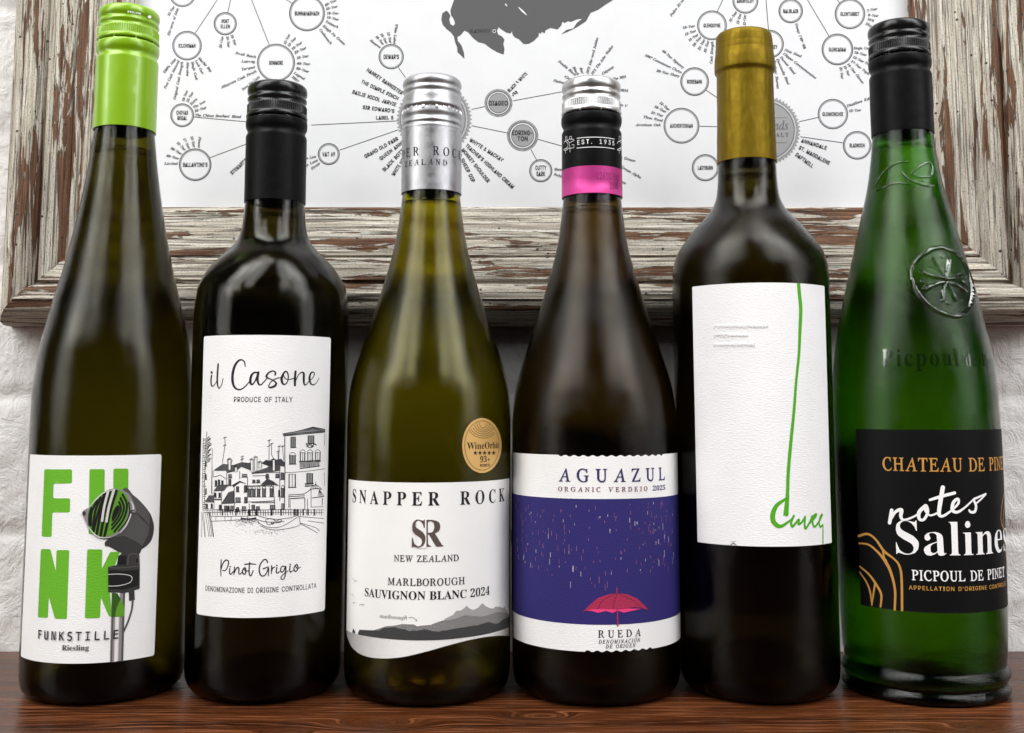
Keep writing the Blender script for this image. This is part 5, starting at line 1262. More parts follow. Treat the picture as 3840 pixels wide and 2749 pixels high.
window(826, 920, 866, 1020, True); window(922, 920, 958, 1018, True); window(1066, 915, 1100, 1025, True)
for q in ((400, 740, 438, 780), (400, 800, 430, 880), (228, 818, 254, 885), (268, 808, 290, 880), (310, 820, 332, 868), (222, 975, 242, 1025), (276, 975, 298, 1028), (572, 738, 632, 770), (702, 812, 735, 842), (755, 810, 792, 842), (498, 895, 528, 955), (490, 1035, 548, 1090), (600, 1030, 632, 1095), (598, 880, 628, 960), (345, 1140, 380, 1200), (388, 1140, 410, 1200), (425, 1140, 462, 1195), (112, 1115, 135, 1170), (178, 1112, 196, 1165), (280, 1128, 304, 1190), (570, 1148, 618, 1195), (500, 1160, 530, 1200), (692, 1128, 730, 1190), (750, 1148, 790, 1190), (925, 1130, 985, 1180), (995, 735, 1035, 775), (872, 738, 905, 780), (1068, 1110, 1095, 1180), (1030, 940, 1048, 1015), (1060, 720, 1098, 800)):
    window(*q)
for k in range(16):
    pen([(690 + k * 18, 1088), (700 + k * 18, 1104)], 8); pen([(650 + k * 19, 880), (660 + k * 19, 896)], 6)
for k in range(10):
    pen([(220 + k * 9, 1050), (224 + k * 9, 1068)], 7)
# chimneys and aerials
for x, y0, y1 in ((400, 555, 680), (680, 560, 700), (730, 530, 690), (785, 590, 660), (955, 560, 690), (480, 650, 705)):
    a.poly(p2, [(x, y0), (x + 28, y0), (x + 28, y1), (x, y1)], 3); a.stroke(bk2, [(x, y1), (x, y0 + 6), (x + 28, y0 + 6), (x + 28, y1)], 5, 4, smooth=False)
    a.stroke(bk2, [(x - 10, y0 - 8), (x + 14, y0 - 22), (x + 40, y0 - 8), (x - 10, y0 - 4)], 8, 4, smooth=False)
pen([(380, 560), (410, 552), (446, 560), (430, 612), (392, 612), (380, 560)], 6); pen([(930, 560), (960, 545), (998, 560), (980, 595), (945, 595), (930, 560)], 6)
for q in ([(352, 265), (355, 370), (320, 600)], [(572, 510), (568, 595)], [(912, 300), (908, 580)], [(942, 350), (940, 490), (970, 545)], [(1038, 370), (1030, 560)], [(1080, 375), (1092, 560)], [(1022, 450), (1026, 550)]):
    pen(q, 5)
for x, y in ((352, 275), (348, 375), (570, 550), (572, 515), (912, 310), (905, 382), (942, 352), (1040, 385), (1082, 385), (1024, 450)):
    a.stroke(bk2, [(x - 18, y + 6), (x, y - 2), (x + 20, y - 8)], 8, 1)
# tower and tree on the left
for y in range(290, 1180, 26):
    pen([(80 + rs.uniform(-8, 8), y), (104 + rs.uniform(-8, 12), y + rs.uniform(-8, 8))], 7)
pen([(80, 290), (72, 600), (66, 1000), (75, 1190)], 6); pen([(108, 300), (105, 620), (95, 900), (100, 1180)], 6); pen([(195, 410), (188, 700), (182, 985)], 5)
for k in range(16):
    y = 240 + k * 20
    pen([(128, y + 50), (150 + rs.uniform(0, 35), y + rs.uniform(0, 30))], 8)
pen([(125, 200), (118, 420), (120, 560)], 8)
for y0 in (570, 740, 920):
    window(108, y0, 120, y0 + 60)
# quay, railings, gondola, posts
for q in ([(70, 1195), (300, 1185), (700, 1190), (1100, 1185), (1600, 1190)], [(90, 1222), (500, 1215), (900, 1225), (1300, 1220), (1600, 1228)], [(160, 1272), (600, 1270), (760, 1262)], [(170, 1300), (170, 1335), (400, 1325), (620, 1310), (760, 1308)], [(1290, 1275), (1600, 1300)], [(1310, 1360), (1500, 1415), (1550, 1460)], [(1300, 1365), (1380, 1405), (1525, 1485)], [(1400, 1330), (1600, 1360)]):
    pen(q, 5)
for k in range(46):
    x = 130 + k * 32 + rs.uniform(-4, 4)
    pen([(x, 1190), (x + rs.uniform(-3, 3), 1255 + rs.uniform(-6, 12))], 6)
for x in (320, 490, 660, 750, 940, 1060, 1235, 1270, 1340, 1400, 1480):
    pen([(x, 1178), (x + 2, 1262)], 15)
for x in (240, 355, 432, 560, 640):
    pen([(x, 1275), (x - 3, 1330)], 4)
a.stroke(bk2, [(740, 1230), (770, 1262), (860, 1290), (1000, 1310), (1180, 1290), (1275, 1265), (1300, 1340), (1290, 1385), (1180, 1420), (1000, 1445), (880, 1425), (800, 1390)], 6, 1)
a.stroke(bk2, [(765, 1340), (860, 1400), (1000, 1415), (1130, 1370), (1265, 1285)], 6, 1); a.stroke(bk2, [(755, 1310), (850, 1340), (960, 1345), (1100, 1335)], 7, 1)
a.stroke(bk2, [(860, 1320), (930, 1300), (1000, 1330), (1050, 1310), (1060, 1345), (960, 1360), (900, 1380), (870, 1330)], 7, 1); a.ring(bk2, (952, 1360), 14, 7, 1)
a.stroke(bk2, [(560, 1302), (660, 1308), (740, 1295)], 20, 1)
for k in range(150):
    x, y = rs.gauss(650, 110), 1310 + abs(rs.gauss(0, 35))
    if x < 790:
        a.stroke(sk_mid, [(x, y), (x + 9, y + 3)], 5, 1, smooth=False)
for k in range(70):
    x, y = rs.gauss(840, 150), rs.gauss(1465, 20)
    a.stroke(sk_mid, [(x, y), (x + 7, y + 2)], 4, 1, smooth=False)
for x0, x1 in ((60, 100), (78, 105), (100, 150), (128, 168), (145, 190), (150, 208), (60, 56), (165, 212)):
    pen([(x0, 1215), ((x0 + x1) / 2 + 4, 1380), (x1, 1535)], 5)
a.build('front_label', b2, vstep=.005)

# ------------------------------------------------------------------ 3: silver cap, mountains on the label, gold medal
g3 = glass('yellow_green_glass', (.34, .31, .004), .08)
b3 = bottle(3, 'olive bottle with silver screw cap, gold medal sticker and grey mountains')
f, inn, fl, _ = body(3, b3, g3, 18)
wine(inn, fl, 232.8, white_wine, b3)
silver = metal('brushed_silver', (.43, .43, .44), .42)
top, skt = screw_cap(b3, 295.6, 236.8, silver, silver, plain=True, seed=3)
cb = ink('cap_black', (.015, .015, .017))
a = Art(cap_surface(3), .00022).zoom(1480, 240, 3.123)
a.text(cb, 'PER ROCK', 'r', (92, 1112), (722, 1108), 98, 1, track=.22, gap=.5, ref='PER ROC')
a.text(cb, 'ZEALAND', 'r', (122, 1210), (617, 1196), 66, 1, track=.2)
a.build('cap_print', skt)
p3 = paper('smooth_label_paper', (.82, .82, .80), .2)
sr = ink('brown_foil', (.10, .075, .065), .4)
a = Art(surf(3)).zoom(1280, 1829, 1.765)
L_, R_ = a.p((42, 500)), a.p((1110, 500))
a.zoom(1280, 920, 1.765)
vt = (a.p((45, 1552))[1] + a.p((570, 1566))[1] + a.p((1107, 1541))[1]) / 3
print('label3 tops', a.p((45, 1552)), a.p((570, 1566)), a.p((1107, 1541)))
a.zoom(1280, 2180, 3.438)
low = [(75, 700), (130, 830), (220, 920), (350, 975), (550, 995), (800, 975), (1100, 905), (1400, 820), (1700, 745), (1950, 705), (2100, 697), (2155, 703)]
lo = [a.p(q) for q in low]
u0, u1 = L_[0], R_[0]
lo = [(u0, a.p((62, 610))[1])] + [(max(u, u0 + .0003), v) for u, v in crom(lo, False, 4)] + [(u1, lo[-1][1])]
a.raw(p3, [[(u0, vt), (u0, (vt + lo[0][1]) / 2)] + lo + [(u1, vt)]], 0)
s_back = speckle('hill_pale', (.24, .235, .23), (.42, .41, .40), .3, .7)
s_mid = speckle('hill_mid', (.05, .048, .045), (.36, .35, .34), .42, .6)
s_dk = speckle('hill_dark', (.025, .024, .025), (.04, .04, .04))
s_wat = speckle('water_speckle', (.22, .21, .21), (.78, .77, .75))
n = NT(s_wat)
tcw = n.n('ShaderNodeTexCoord'); sp = n.n('ShaderNodeSeparateXYZ'); n.l(tcw.outputs['UV'], sp.inputs[0])
dens = n.ramp(n.math('MULTIPLY_ADD', sp.outputs[0], 9.6) if False else n.math('MULTIPLY', n.math('ADD', sp.outputs[0], .05), 9.6), [(0, .72), (.15, .56), (.42, .3), (.75, .34), (1, .6)])
thr = n.noise(n.coord('UV', (2200, 3600, 1)), 1, 3, .7)
n.set(Base_Color=n.mix(n.math('SMOOTHSTEP' if False else 'GREATER_THAN', n.math('SUBTRACT', n.math('MULTIPLY', n.math('SUBTRACT', thr, .5), 1.6), n.math('SUBTRACT', dens, .5)), 0.0), (.26, .25, .245), (.78, .77, .75)))
a.poly(s_back, [(1300, 540), (1330, 485), (1400, 450), (1440, 430), (1480, 380), (1540, 375), (1580, 345), (1615, 315), (1650, 350), (1700, 368), (1760, 340), (1790, 305), (1818, 280), (1850, 315), (1900, 340), (1950, 352), (1985, 325), (2040, 330), (2085, 345), (2096, 318), (2125, 390), (2155, 430), (2155, 560), (1300, 600)], 1)
a.poly(s_mid, [(425, 628), (500, 605), (580, 578), (700, 568), (790, 548), (850, 552), (940, 555), (975, 578), (1050, 568), (1150, 560), (1240, 525), (1300, 505), (1400, 498), (1500, 470), (1600, 432), (1700, 445), (1800, 455), (1900, 430), (2000, 395), (2110, 405), (2155, 440), (2155, 560), (1700, 640), (1000, 680), (425, 660)], 2)
a.poly(s_dk, [(215, 683), (240, 622), (420, 630), (500, 632), (545, 600), (690, 588), (760, 610), (830, 618), (880, 642), (940, 628), (950, 640), (1080, 615), (1200, 645), (1260, 648), (1310, 628), (1340, 635), (1430, 612), (1730, 562), (1745, 572), (1800, 550), (1895, 520), (1960, 545), (2010, 545), (2090, 480), (2159, 455), (2159, 588), (2050, 630), (1900, 672), (1600, 722), (1300, 752), (1000, 760), (700, 748), (450, 722)], 3)
a.poly(s_dk, [(147, 660), (160, 605), (182, 640), (190, 672)], 3)
wl = [a.p(q) for q in [(66, 622), (200, 682), (330, 712), (450, 726), (700, 750), (1000, 762), (1300, 754), (1600, 724), (1900, 674), (2050, 632)]]
def at_u(P, u):
    for (ua, va), (ub, vb) in zip(P, P[1:]):
        if ua <= u <= ub and ub > ua:
            return va + (vb - va) * (u - ua) / (ub - ua)
    return P[0][1] if u < P[0][0] else P[-1][1]
mono = []
for q in lo:
    if not mono or q[0] > mono[-1][0] + 1e-6:
        mono.append(q)
o_, V, F = a.off(1), [], []
for k in range(121):
    u = u0 + .0002 + (u1 - u0 - .0004) * k / 120
    lo_v, hi_v = at_u(mono, u) + .00012, at_u(wl, u)
    V += [(u, min(lo_v, hi_v - .0001), o_), (u, hi_v, o_)]
    if k:
        F.append((2 * k - 2, 2 * k, 2 * k + 1, 2 * k - 1))
a.items.append((V, F, a.mi(s_wat)))
a.zoom(1280, 1829, 1.765)
a.text(bk, 'SNAPPER ROCK', 'b', (75, 98), (1076, 83), 86, 2, track=.21, gap=.42)
a.text(sr, 'R', 'b', (508, 390), (674, 388), 178, 2)
a.poly(p3, [(498, 205), (563, 205), (563, 400), (498, 400)], 3)
a.text(sr, 'S', 'b', (455, 392), (566, 391), 178, 4)
a.text(bk, 'NEW ZEALAND', 'r', (348, 487), (778, 482), 42, 2, bold=.008)
a.text(bk, 'MARLBOROUGH', 'r', (307, 642), (818, 636), 47, 2, bold=.008)
a.text(bk, 'SAUVIGNON BLANC 2024', 'b', (155, 718), (980, 703), 54, 2, gap=.2)
hg = ink('pencil_grey', (.2, .2, .2))
a.text(hg, 'marlborough', 'i', (258, 866), (437, 866), 26, 2)
a.stroke(hg, [(447, 858), (475, 858), (495, 875)], 3, 2)
a.poly(hg, [(490, 872), (501, 870), (499, 885)], 2)
for P in ([(80, 600), (90, 615), (92, 632)], [(92, 618), (100, 614), (108, 624)], [(68, 705), (78, 706), (88, 724)], [(78, 755), (84, 762), (98, 760)], [(84, 762), (85, 772)], [(122, 776), (132, 770), (138, 774), (148, 770), (155, 778)], [(138, 774), (138, 782)]):
    a.stroke(hg, P, 2.6, 2)
a.build('front_label', b3, vstep=.005)
gold = metal('gold_foil', (.66, .40, .13), .42, .35)
gold2 = ink('medal_black', (.03, .022, .015))
a = Art(surf(3, .1)).zoom(1280, 920, 1.765)
a.disc(gold, (929, 1325), 130, 0, 182, 60)
for k in (0,):
    a.ring(gold2, (929, 1325), 113, 3, 1, 50, 163)
for k, (rx, ry) in enumerate(((26, 38), (43, 52), (60, 64), (78, 77), (95, 90), (108, 104))):
    P = []
    for j in range(13):
        t = math.pi * j / 12
        q = (948 - 10 - rx * math.cos(t), 1172 + ry * math.sin(t))
        if ((q[0] - 929) / 112) ** 2 + ((q[1] - 1325) / 161) ** 2 < 1:
            P.append(q)
    if len(P) > 2:
        a.stroke(gold2, P, 3, 1, smooth=False)
a.text(gold2, 'WineOrbit', 'b', (832, 1345), (1040, 1347), 44, 1)
for k in range(5):
    cx, cy = 886 + k * 30, 1374
    a.poly(gold2, [(cx + (15 if j % 2 == 0 else 6) * math.sin(math.pi * j / 5), cy - (18 if j % 2 == 0 else 7) * math.cos(math.pi * j / 5)) for j in range(10)], 1)
a.text(gold2, '93+', 'b', (915, 1436), (985, 1434), 40, 1)
a.text(gold2, 'POINTS', 's', (915, 1465), (980, 1464), 18, 1, bold=.02)
a.build('medal_sticker', b3, vstep=.004)

# ------------------------------------------------------------------ 4: silver and black cap with a pink band, umbrella in the rain
g4 = glass('brown_glass', (.11, .062, .007), .10, droplets=1.0)
b4 = bottle(4, 'brown bottle with pink-banded cap and a pink umbrella on its blue label')
f, inn, fl, _ = body(4, b4, g4, 18)
wine(inn, fl, 229.5, white_wine, b4)
bright = metal('bright_aluminium', (.52, .52, .52), .36)
top, skt = screw_cap(b4, 294.2, 234.8, bright, black_satin, seed=4)
pink = metal('pink_foil', (.42, .03, .19), .5, .5)
cs = cap_surface(4)
a = Art(cs, .00010, .00003).zoom(2080, 260, 3.123)
zt_, zb_ = a.p((430, 1125))[1], .23485
us = [-math.pi * cs.R + 2 * math.pi * cs.R * k / 60 for k in range(61)]
a.raw(pink, [[(u, zb_) for u in us] + [(u, zt_) for u in us[::-1]]], 0)
code = ink('code_violet', (.12, .01, .08))
a.text(code, 'L26107588', 's', (490, 1285), (752, 1320), 82, 1, track=.08)
a.text(code, '15', 's', (640, 1402), (690, 1402), 78, 1); a.text(code, '05', 's', (706, 1402), (742, 1402), 78, 1)
a.disc(code, (697, 1352), 5, 1); a.disc(code, (697, 1385), 5, 1)
a.build('cap_band', top)
a = Art(cs, .00022).zoom(2080, 260, 3.123)
a.text(white, 'EST. 1935', 's', (265, 888), (697, 892), 52, 1, track=.2, gap=.5, bold=.006)
for y in (796, 912):
    c = a.p((430, y))
    ua, ub = a.p((265, y))[0], a.p((695, y))[0]
    a.ribbon(white, [(ua + (ub - ua) * k / 20, c[1]) for k in range(21)], [.00016] * 21, 1)
for ox in (0, 615):
    for P in ([(135, 985), (132, 930), (160, 905), (160, 870), (132, 840), (135, 785), (148, 785), (150, 830), (180, 860)], [(185, 970), (182, 905), (170, 870), (200, 850), (230, 835), (230, 822), (180, 818), (120, 850), (112, 870)], [(112, 940), (150, 925), (190, 925), (228, 920), (230, 885), (205, 885)], [(180, 818), (178, 790), (200, 785), (204, 822)], [(112, 940), (125, 955), (160, 940)]):
        P = [(x + ox, y) for x, y in P]
        a.stroke(white, P, 5, 1, smooth=False)
a.build('cap_print', top)
back_label(4, b4, .04, .122, .85, dlabel)
p4 = paper('ribbed_label_paper', (.82, .82, .81), .6)
blue = ink('label_blue', (.025, .019, .135), .7, 0, .4)
navy = ink('navy_ink', (.035, .03, .11))
wine_ink = ink('plum_ink', (.18, .05, .07))
rose = ink('rain_pink', (.42, .17, .28))
umb1 = ink('umbrella_red', (.36, .025, .075), .6, 0, .6)
umb2 = ink('umbrella_pink', (.78, .05, .20))
umb3 = ink('umbrella_dark', (.16, .012, .04))
a = Art(surf(4)).zoom(1280, 1829, 1.765)
pts = [a.p(q) for q in ((1690, 1088), (1690, 77), (1690, 908))]
print('label4 bottom', [round(a.p(q)[1], 4) for q in ((1300, 1050), (1690, 1088), (2100, 1055))], 'blue top', [round(a.p(q)[1], 4) for q in ((1300, 60), (1690, 77), (2100, 60))])
vb = sum(a.p(q)[1] for q in ((1300, 1050), (1690, 1088), (2100, 1055))) / 3
vb1 = sum(a.p(q)[1] for q in ((1300, 870), (1690, 908), (2100, 880))) / 3
vt1 = sum(a.p(q)[1] for q in ((1300, 60), (1690, 77), (2100, 60))) / 3
s4 = a.f
a.zoom(1280, 920, 1.765)
vtop = sum(a.p(q)[1] for q in ((1300, 1380), (1690, 1390), (2100, 1384))) / 3
ua, ub = s4.R * math.radians(-100), s4.R * math.radians(80)
us = [ua + (ub - ua) * k / 300 for k in range(301)]
sc0, sc1 = a.p((1440, 1385))[0], a.p((2125, 1385))[0]
topl = [(u, vtop - (.0007 * (.5 + .5 * math.sin((u - sc0) * 2 * math.pi / .0042)) if sc0 < u < sc1 else 0)) for u in us]
a.zoom(1280, 1829, 1.765)
sb0, sb1 = a.p((1615, 1085))[0], a.p((2050, 1065))[0]
botl = [(u, vb + (.0007 * (.5 + .5 * math.sin((u - sb0) * 2 * math.pi / .0042)) if sb0 < u < sb1 else 0)) for u in us]
def band(m, top_, bot_, layer):
    o_, V, F = a.off(layer), [], []
    for k, (t_, b_) in enumerate(zip(top_, bot_)):
        V += [(b_[0], b_[1], o_), (t_[0], t_[1], o_)]
        if k:
            F.append((2 * k - 2, 2 * k, 2 * k + 1, 2 * k - 1))
    a.items.append((V, F, a.mi(m)))
band(p4, topl, botl, 0)
band(blue, [(u, vt1) for u in us], [(u, vb1) for u in us], 1)
rr = random.Random(11)
ul, ur = a.p((1158, 300))[0], a.p((2195, 300))[0]
for k in range(210):
    u = ul + (ur - ul) * rr.random()
    depth = rr.random() ** .95
    v = vt1 - .0016 - depth * .0365 * (1 - .22 * abs((u - (ul + ur) / 2) / (ur - ul)) * 2)
    L = rr.choice([.0006, .0008, .0010, .0014, .002, .0028])
    m = white if rr.random() < .27 else rose
    wd = rr.uniform(.00004, .00008)
    a.ribbon(m, [(u, v), (u, v - L)], [wd, wd], 2)
a.zoom(1280, 920, 1.765)
a.text(navy, 'AGUAZUL', 'r', (1437, 1560), (2140, 1553), 84, 2, track=.22, bold=.012)
a.zoom(1280, 1829, 1.765)
a.text(wine_ink, 'ORGANIC VERDEJO', 'r', (1435, 22), (2025, 20), 30, 2, track=.2, gap=.4, bold=.012)
a.text(navy, '2025', 'b', (2058, 18), (2142, 14), 32, 2)
can = [(1600, 822), (1640, 778), (1700, 728), (1770, 704), (1825, 698), (1890, 704), (1960, 736), (2010, 785), (2029, 808), (1985, 812), (1950, 803), (1900, 813), (1870, 820), (1830, 810), (1800, 820), (1750, 813), (1700, 820), (1650, 812), (1622, 815)]
a.poly(umb2, [(1618, 812), (1660, 800), (1800, 795), (1985, 800), (1950, 808), (1905, 818), (1870, 826), (1826, 812), (1795, 828), (1750, 815), (1700, 827), (1655, 815)], 2)
a.poly(umb1, [(1600, 822), (1640, 778), (1700, 728), (1770, 704), (1825, 698), (1890, 704), (1960, 736), (2010, 785), (2029, 808), (1985, 796), (1940, 790), (1880, 800), (1800, 803), (1720, 800), (1650, 803)], 3)
for P in ([(1825, 698), (1805, 750), (1800, 803)], [(1825, 698), (1920, 740), (1985, 796)], [(1825, 698), (1730, 745), (1700, 800)]):
    a.stroke(umb3, P, 4, 4)
a.stroke(umb1, [(1822, 660), (1824, 700)], [5, 8], 3, smooth=False)
a.stroke(umb1, [(1826, 800), (1828, 912)], 9, 4, smooth=False)
a.text(bk, 'RUEDA', 'r', (1697, 990), (1983, 980), 48, 2, track=.2, bold=.008)
a.text(bk, 'DENOMINACION', 'i', (1703, 1030), (1976, 1020), 25, 2, track=.12, bold=.008)
a.stroke(bk, [(1950, 996), (1956, 989)], 3, 2, smooth=False)
a.text(bk, 'DE ORIGEN', 'i', (1750, 1062), (1946, 1053), 25, 2, track=.12, bold=.008)
a.build('front_label', b4, vstep=.005)

# ------------------------------------------------------------------ 5: old gold capsule, long white label with a green line
g5 = glass('black_olive_glass', (.038, .030, .005), .09, droplets=.7)
b5 = bottle(5, 'near-black bottle with old gold capsule and a green line down its label')
f, inn, fl, _ = body(5, b5, g5, 20)
wine(inn, fl, 246, white_wine, b5)
og = metal('old_gold_foil', (.165, .108, .002), .5, .8)
capz = [(14.2, 252.6), (14.6, 252.6), (14.58, 256), (14.45, 262), (14.3, 270), (14.1, 280), (14.0, 290), (13.95, 297), (14.1, 298.4), (14.75, 299.0), (14.95, 299.8), (14.95, 303), (14.85, 305.5), (14.6, 307.5), (14.4, 309), (14.35, 309.4), (14.4, 310), (14.2, 312), (14.15, 312.5), (14.18, 313), (14.0, 315), (13.95, 315.6), (13.9, 316.4), (13.6, 317.8), (13.0, 318.7), (12.0, 319.1), (11, 319.0), (0, 318.8)]
ff = [(r / 1000, z / 1000) for r, z in capz]
dense = []
for p, q in zip(ff, ff[1:]):
    k = max(1, int(math.dist(p, q) / .0012))
    dense += [(p[0] + (q[0] - p[0]) * j / k, p[1] + (q[1] - p[1]) * j / k) for j in range(k)]
dense = dense[:-int(.011 / .0012)] + [ff[-1]]
def crumple(r, z, a):
    return r + .00016 * noise.fractal(Vector((math.sin(a) * 4, math.cos(a) * 4, z * 130)), 1, 2, 3) + .0001 * noise.noise(Vector((math.sin(a) * 9, math.cos(a) * 9, z * 40)))
capsule = finish(lathe(dense, 160, crumple), 'foil_capsule', [og], b5, sharp=70)
back_label(5, b5, .03, .11, .8, dlabel)
p5 = paper('felt_paper', (.84, .84, .84), .7, .85)
gl = ink('line_green', (.075, .37, .008), .6, 0, .8)
a = Art(surf(5)).zoom(2560, 920, 1.765)
TL, TM, TR = a.p((58, 279)), a.p((500, 246)), a.p((933, 268))
a.zoom(2560, 1829, 1.765)
BL, BM, BR = a.p((107, 358)), a.p((600, 390)), a.p((988, 365))
print('label5', TL, TM, TR, BL, BM, BR)
u0, u1 = (TL[0] + BL[0]) / 2, (TR[0] + BR[0]) / 2
v1, v0 = (TL[1] + TR[1] + TM[1]) / 3, (BL[1] + BR[1] + BM[1]) / 3
a.raw(p5, [rounded([(u0, v1), (u1, v1), (u1, v0), (u0, v0)], .0006)], 0)
a.zoom(2560, 920, 1.765)
a.stroke(gl, [(765, 252), (772, 330), (780, 420), (775, 560), (768, 720), (750, 900), (735, 1100), (715, 1300), (698, 1500), (693, 1640), (684, 1730), (678, 1790)], [25, 26, 27, 24, 20, 18, 20, 22, 22, 22, 24, 28], 1, caps=False)
for y, x1 in ((545, 560), (605, 430), (668, 470)):
    a.stroke(p5, [(212, y - 12), ((212 + x1) / 2, y - 15), (x1, y - 10)], [14, 24, 16], 1, dome=.0002)
    x = 212
    while x < x1:
        L = rr.uniform(8, 18)
        a.stroke(p5, [(x, y + rr.uniform(-3, 3)), (x + L * .4, y - rr.uniform(10, 30))], 7, 2, smooth=False, dome=.0003)
        x += L + 9
a.zoom(2560, 1640, 3.692)
a.stroke(gl, [(1452, 800), (1440, 950), (1436, 1065)], [44, 56, 56], 1)
a.stroke(gl, [(1452, 835), (1375, 885), (1295, 950), (1248, 1060), (1254, 1160), (1310, 1222), (1370, 1228), (1440, 1185), (1510, 1130), (1535, 1088)], [30, 40, 52, 64, 64, 58, 44, 32, 26, 34], 1)
for P in ([(1535, 1088), (1500, 1180), (1515, 1238), (1560, 1190), (1608, 1135), (1600, 1205), (1650, 1170), (1692, 1100)], [(1692, 1100), (1685, 1200), (1698, 1265), (1758, 1170), (1788, 1088)], [(1755, 1185), (1830, 1105), (1845, 1065), (1812, 1090), (1795, 1180), (1820, 1238), (1868, 1190), (1918, 1095), (1928, 1068), (1900, 1100), (1885, 1190), (1903, 1240), (1933, 1212)]):
    a.stroke(gl, P, [32, 30, 28], 1)
a.stroke(gl, [(1938, 1212), (1938, 1300), (1937, 1474)], [18, 22, 25], 1, smooth=False, caps=False)
a.poly(bk, [(655, 1490), (703, 1455), (755, 1494), (730, 1492), (703, 1468), (680, 1490)], 1)
a.stroke(hg, [(672, 1440), (703, 1446), (735, 1440)], 5, 1)
a.build('front_label', b5, vstep=.005)

# ------------------------------------------------------------------ 6: green bottle with embossed crest and a black label
g6 = glass('green_glass', (.042, .23, .0015), .08, droplets=1.0)
b6 = bottle(6, 'green bottle with embossed crest, black screw cap and black gold-printed label')
f, inn, fl, _ = body(6, b6, g6, 12)
wine(inn, fl, 261, white_wine, b6)
screw_cap(b6, 323.6, 266.7, black_gloss, black_satin, seed=6)
back_label(6, b6, .045, .115, .8, dlabel, math.pi + .55)
p6 = mat('black_label_paper', (.004, .004, .0045), .55, Specular_IOR_Level=.1)
NT(p6).l(NT(p6).bump(NT(p6).noise(NT(p6).coord('UV', (900, 900, 1)), 1, 3), .15, .0002), p6.node_tree.nodes['Principled BSDF'].inputs['Normal'])
au = ink('gold_ink', (.52, .26, .055), .45)
wi = ink('raised_white', (.86, .86, .86), .5)
a = Art(surf(6, .07)).zoom(3180, 1560, 2.136)
TL, TM = a.p((65, 107)), a.p((700, 107))
BL, BM, B2 = a.p((105, 1515)), a.p((700, 1568)), a.p((1000, 1582))
print('label6', TL, TM, BL, BM, B2)
v1, v0 = (TL[1] + TM[1]) / 2, (BL[1] + BM[1] + B2[1]) / 3
ue = a.f.R * 1.85
a.raw(p6, [[(TL[0], v1), (ue, v1), (ue, v0), (BL[0], v0)]], 0)
a.text(au, 'CHATEAU DE PINET', 'r', (275, 438), (1095, 436), 104, 1, ref='CHATEAU DE', bold=.008)
a.text(wi, 'Salines', 'b', (360, 1096), (1238, 1090), 268, 1, ref='Saline', bold=-.006)
a.text(wi, 'PICPOUL DE PINET', 'r', (508, 1314), (1085, 1312), 80, 1, ref='PICPOUL DE', bold=.01)
a.text(au, "APPELLATION D'ORIGINE CONTROLEE", 's', (488, 1386), (1110, 1390), 32, 1, ref="APPELLATION D'ORIGINE", track=.08, bold=.012)
for P, wd in (([(352, 755), (335, 855)], 26), ([(338, 840), (380, 770), (428, 752), (424, 800), (440, 830), (490, 822), (560, 785), (612, 722)], [16, 20, 28, 24, 18, 14, 13, 18]), ([(620, 718), (570, 770), (572, 825), (608, 828), (638, 770), (625, 718), (612, 745), (655, 795), (720, 775)], [24, 26, 22, 18, 20, 22, 16, 14, 14]),
              ([(758, 572), (738, 690), (728, 785), (762, 800), (830, 755)], [30, 30, 26, 18, 14]), ([(656, 672), (740, 645), (852, 616)], [18, 22, 22]), ([(832, 752), (880, 702), (878, 664), (842, 692), (834, 752), (872, 770), (930, 735), (1005, 665)], [14, 18, 20, 24, 26, 20, 14, 13]), ([(1100, 624), (1030, 655), (1005, 670), (1022, 720), (1012, 765), (980, 770), (968, 755)], [14, 16, 18, 22, 22, 18, 16]), ([(1022, 700), (1060, 668), (1100, 626)], [12, 14, 12])):
    a.stroke(wi, P, wd, 2)
for P, wd in (([(88, 962), (160, 945), (225, 990), (290, 1082), (370, 1145), (412, 1200), (430, 1300), (434, 1556)], [20, 16, 16, 20, 14, 16, 17, 17]), ([(90, 1020), (170, 1032), (248, 1098), (310, 1180), (350, 1270), (378, 1400), (375, 1552)], [12, 14, 18, 24, 20, 17, 16]), ([(96, 1205), (170, 1268), (225, 1345), (268, 1430), (262, 1528)], [12, 16, 20, 18, 14]), ([(96, 1250), (150, 1330), (180, 1410), (193, 1518)], [10, 14, 16, 8]), ([(218, 1345), (205, 1430), (194, 1518)], [16, 14, 6]), ([(283, 1080), (290, 1130), (305, 1160)], [16, 12, 20])):
    a.stroke(au, P, wd, 1)
for P in ([(1250, 600), (1228, 720), (1222, 830), (1240, 900)], [(1252, 680), (1240, 820), (1245, 1000), (1270, 1180), (1292, 1350)], [(1262, 560), (1265, 700), (1258, 860)]):
    a.stroke(au, P, 8, 1)
a.build('front_label', b6, vstep=.005)
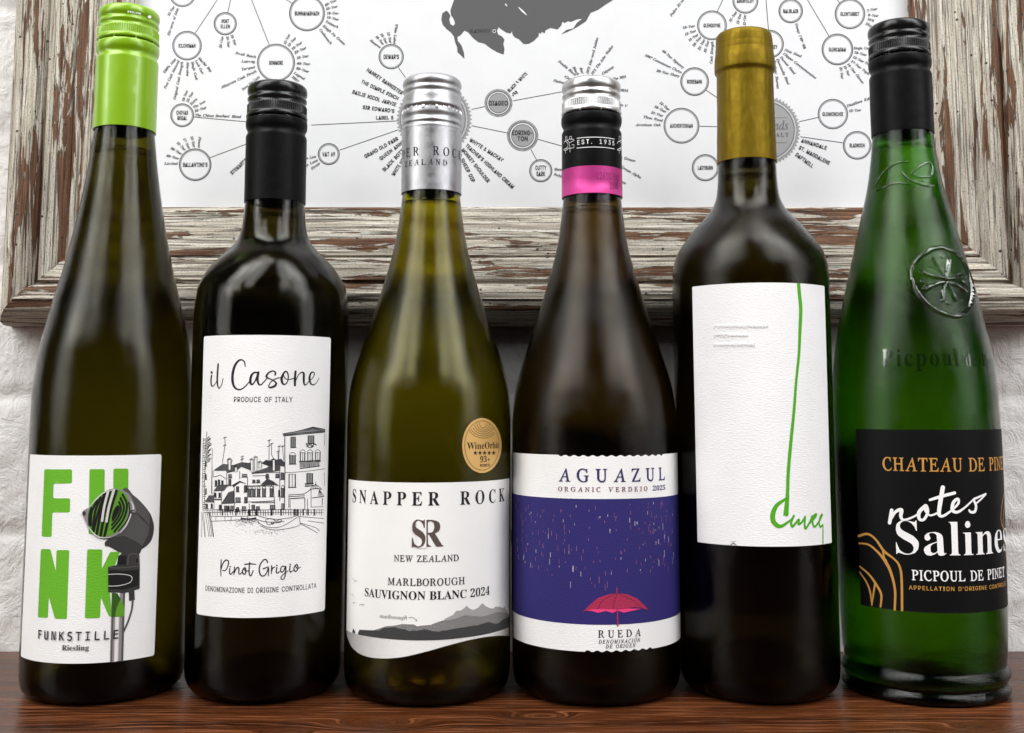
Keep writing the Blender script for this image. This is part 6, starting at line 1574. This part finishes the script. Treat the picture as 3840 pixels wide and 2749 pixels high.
# raised glass: crest, lettering, waves
clear = bpy.data.materials.new('raised_glass')
clear.use_nodes = True
n = NT(clear)
n.t.nodes.remove(n.p)
tr, gl_, mx, fr = n.n('ShaderNodeBsdfTransparent'), n.n('ShaderNodeBsdfGlossy'), n.n('ShaderNodeMixShader'), n.n('ShaderNodeFresnel')
tr.inputs[0].default_value = (.50, .62, .45, 1)
gl_.inputs['Roughness'].default_value = .12
fr.inputs['IOR'].default_value = 1.9
n.l(fr.outputs[0], mx.inputs[0]); n.l(tr.outputs[0], mx.inputs[1]); n.l(gl_.outputs[0], mx.inputs[2]); n.l(mx.outputs[0], n.t.nodes['Material Output'].inputs['Surface'])
a = Art(surf(6, .18), .00002).zoom(2560, 920, 1.765)
a.stroke(clear, [(1510, 190), (1560, 90), (1680, 18), (1800, 50), (1880, 165), (1915, 300), (1895, 415), (1810, 468), (1680, 430), (1570, 330)], 34, 1, closed=True, dome=.0013)
for P in ([(1660, 95), (1690, 150), (1725, 215)], [(1762, 100), (1752, 160), (1735, 215)], [(1590, 180), (1650, 205), (1725, 215)], [(1842, 198), (1800, 215), (1740, 222)], [(1608, 290), (1660, 265), (1725, 245)], [(1865, 305), (1810, 265), (1745, 245)], [(1718, 362), (1722, 300), (1735, 250)], [(1798, 360), (1770, 300), (1745, 250)]):
    a.stroke(clear, P, [36, 26, 32], 1, dome=.0017)
for c in ((1578, 235), (1712, 72), (1750, 385), (1860, 245)):
    a.stroke(clear, [(c[0] - 1, c[1]), (c[0] + 1, c[1])], 26, 1, smooth=False, dome=.0008)
a.build('embossed_crest', b6, ustep=.0012, vstep=.002)
a = Art(surf(6, .16), .00035, .0001).zoom(2560, 920, 1.765)
letter = clear.copy()
letter.name = 'raised_lettering_glass'
for nd in letter.node_tree.nodes:
    if nd.type == 'BSDF_TRANSPARENT':
        nd.inputs[0].default_value = (.30, .40, .26, 1)
a.text(letter, 'Picpoul', 'b', (1315, 800), (1835, 800), 112, 1, track=.06)
a.text(letter, 'de Pinet', 'b', (1870, 800), (2010, 800), 80, 1, track=.06, ref='de P')
a.build('embossed_lettering', b6, ustep=.0012, vstep=.003, smooth=False)
a = Art(surf(6, .24), .00002).zoom(2560, 0, 1.765)
for P in ([(1268, 1238), (1335, 1135), (1415, 1080), (1490, 1074)], [(1450, 1140), (1500, 1190), (1590, 1225), (1660, 1232)], [(1515, 1150), (1570, 1100), (1632, 1076), (1648, 1160), (1560, 1172), (1515, 1150)], [(1290, 1260), (1400, 1215), (1500, 1222)]):
    a.stroke(clear, P, 18, 1, dome=.0009)
a.build('embossed_waves', b6, ustep=.0012, vstep=.002)
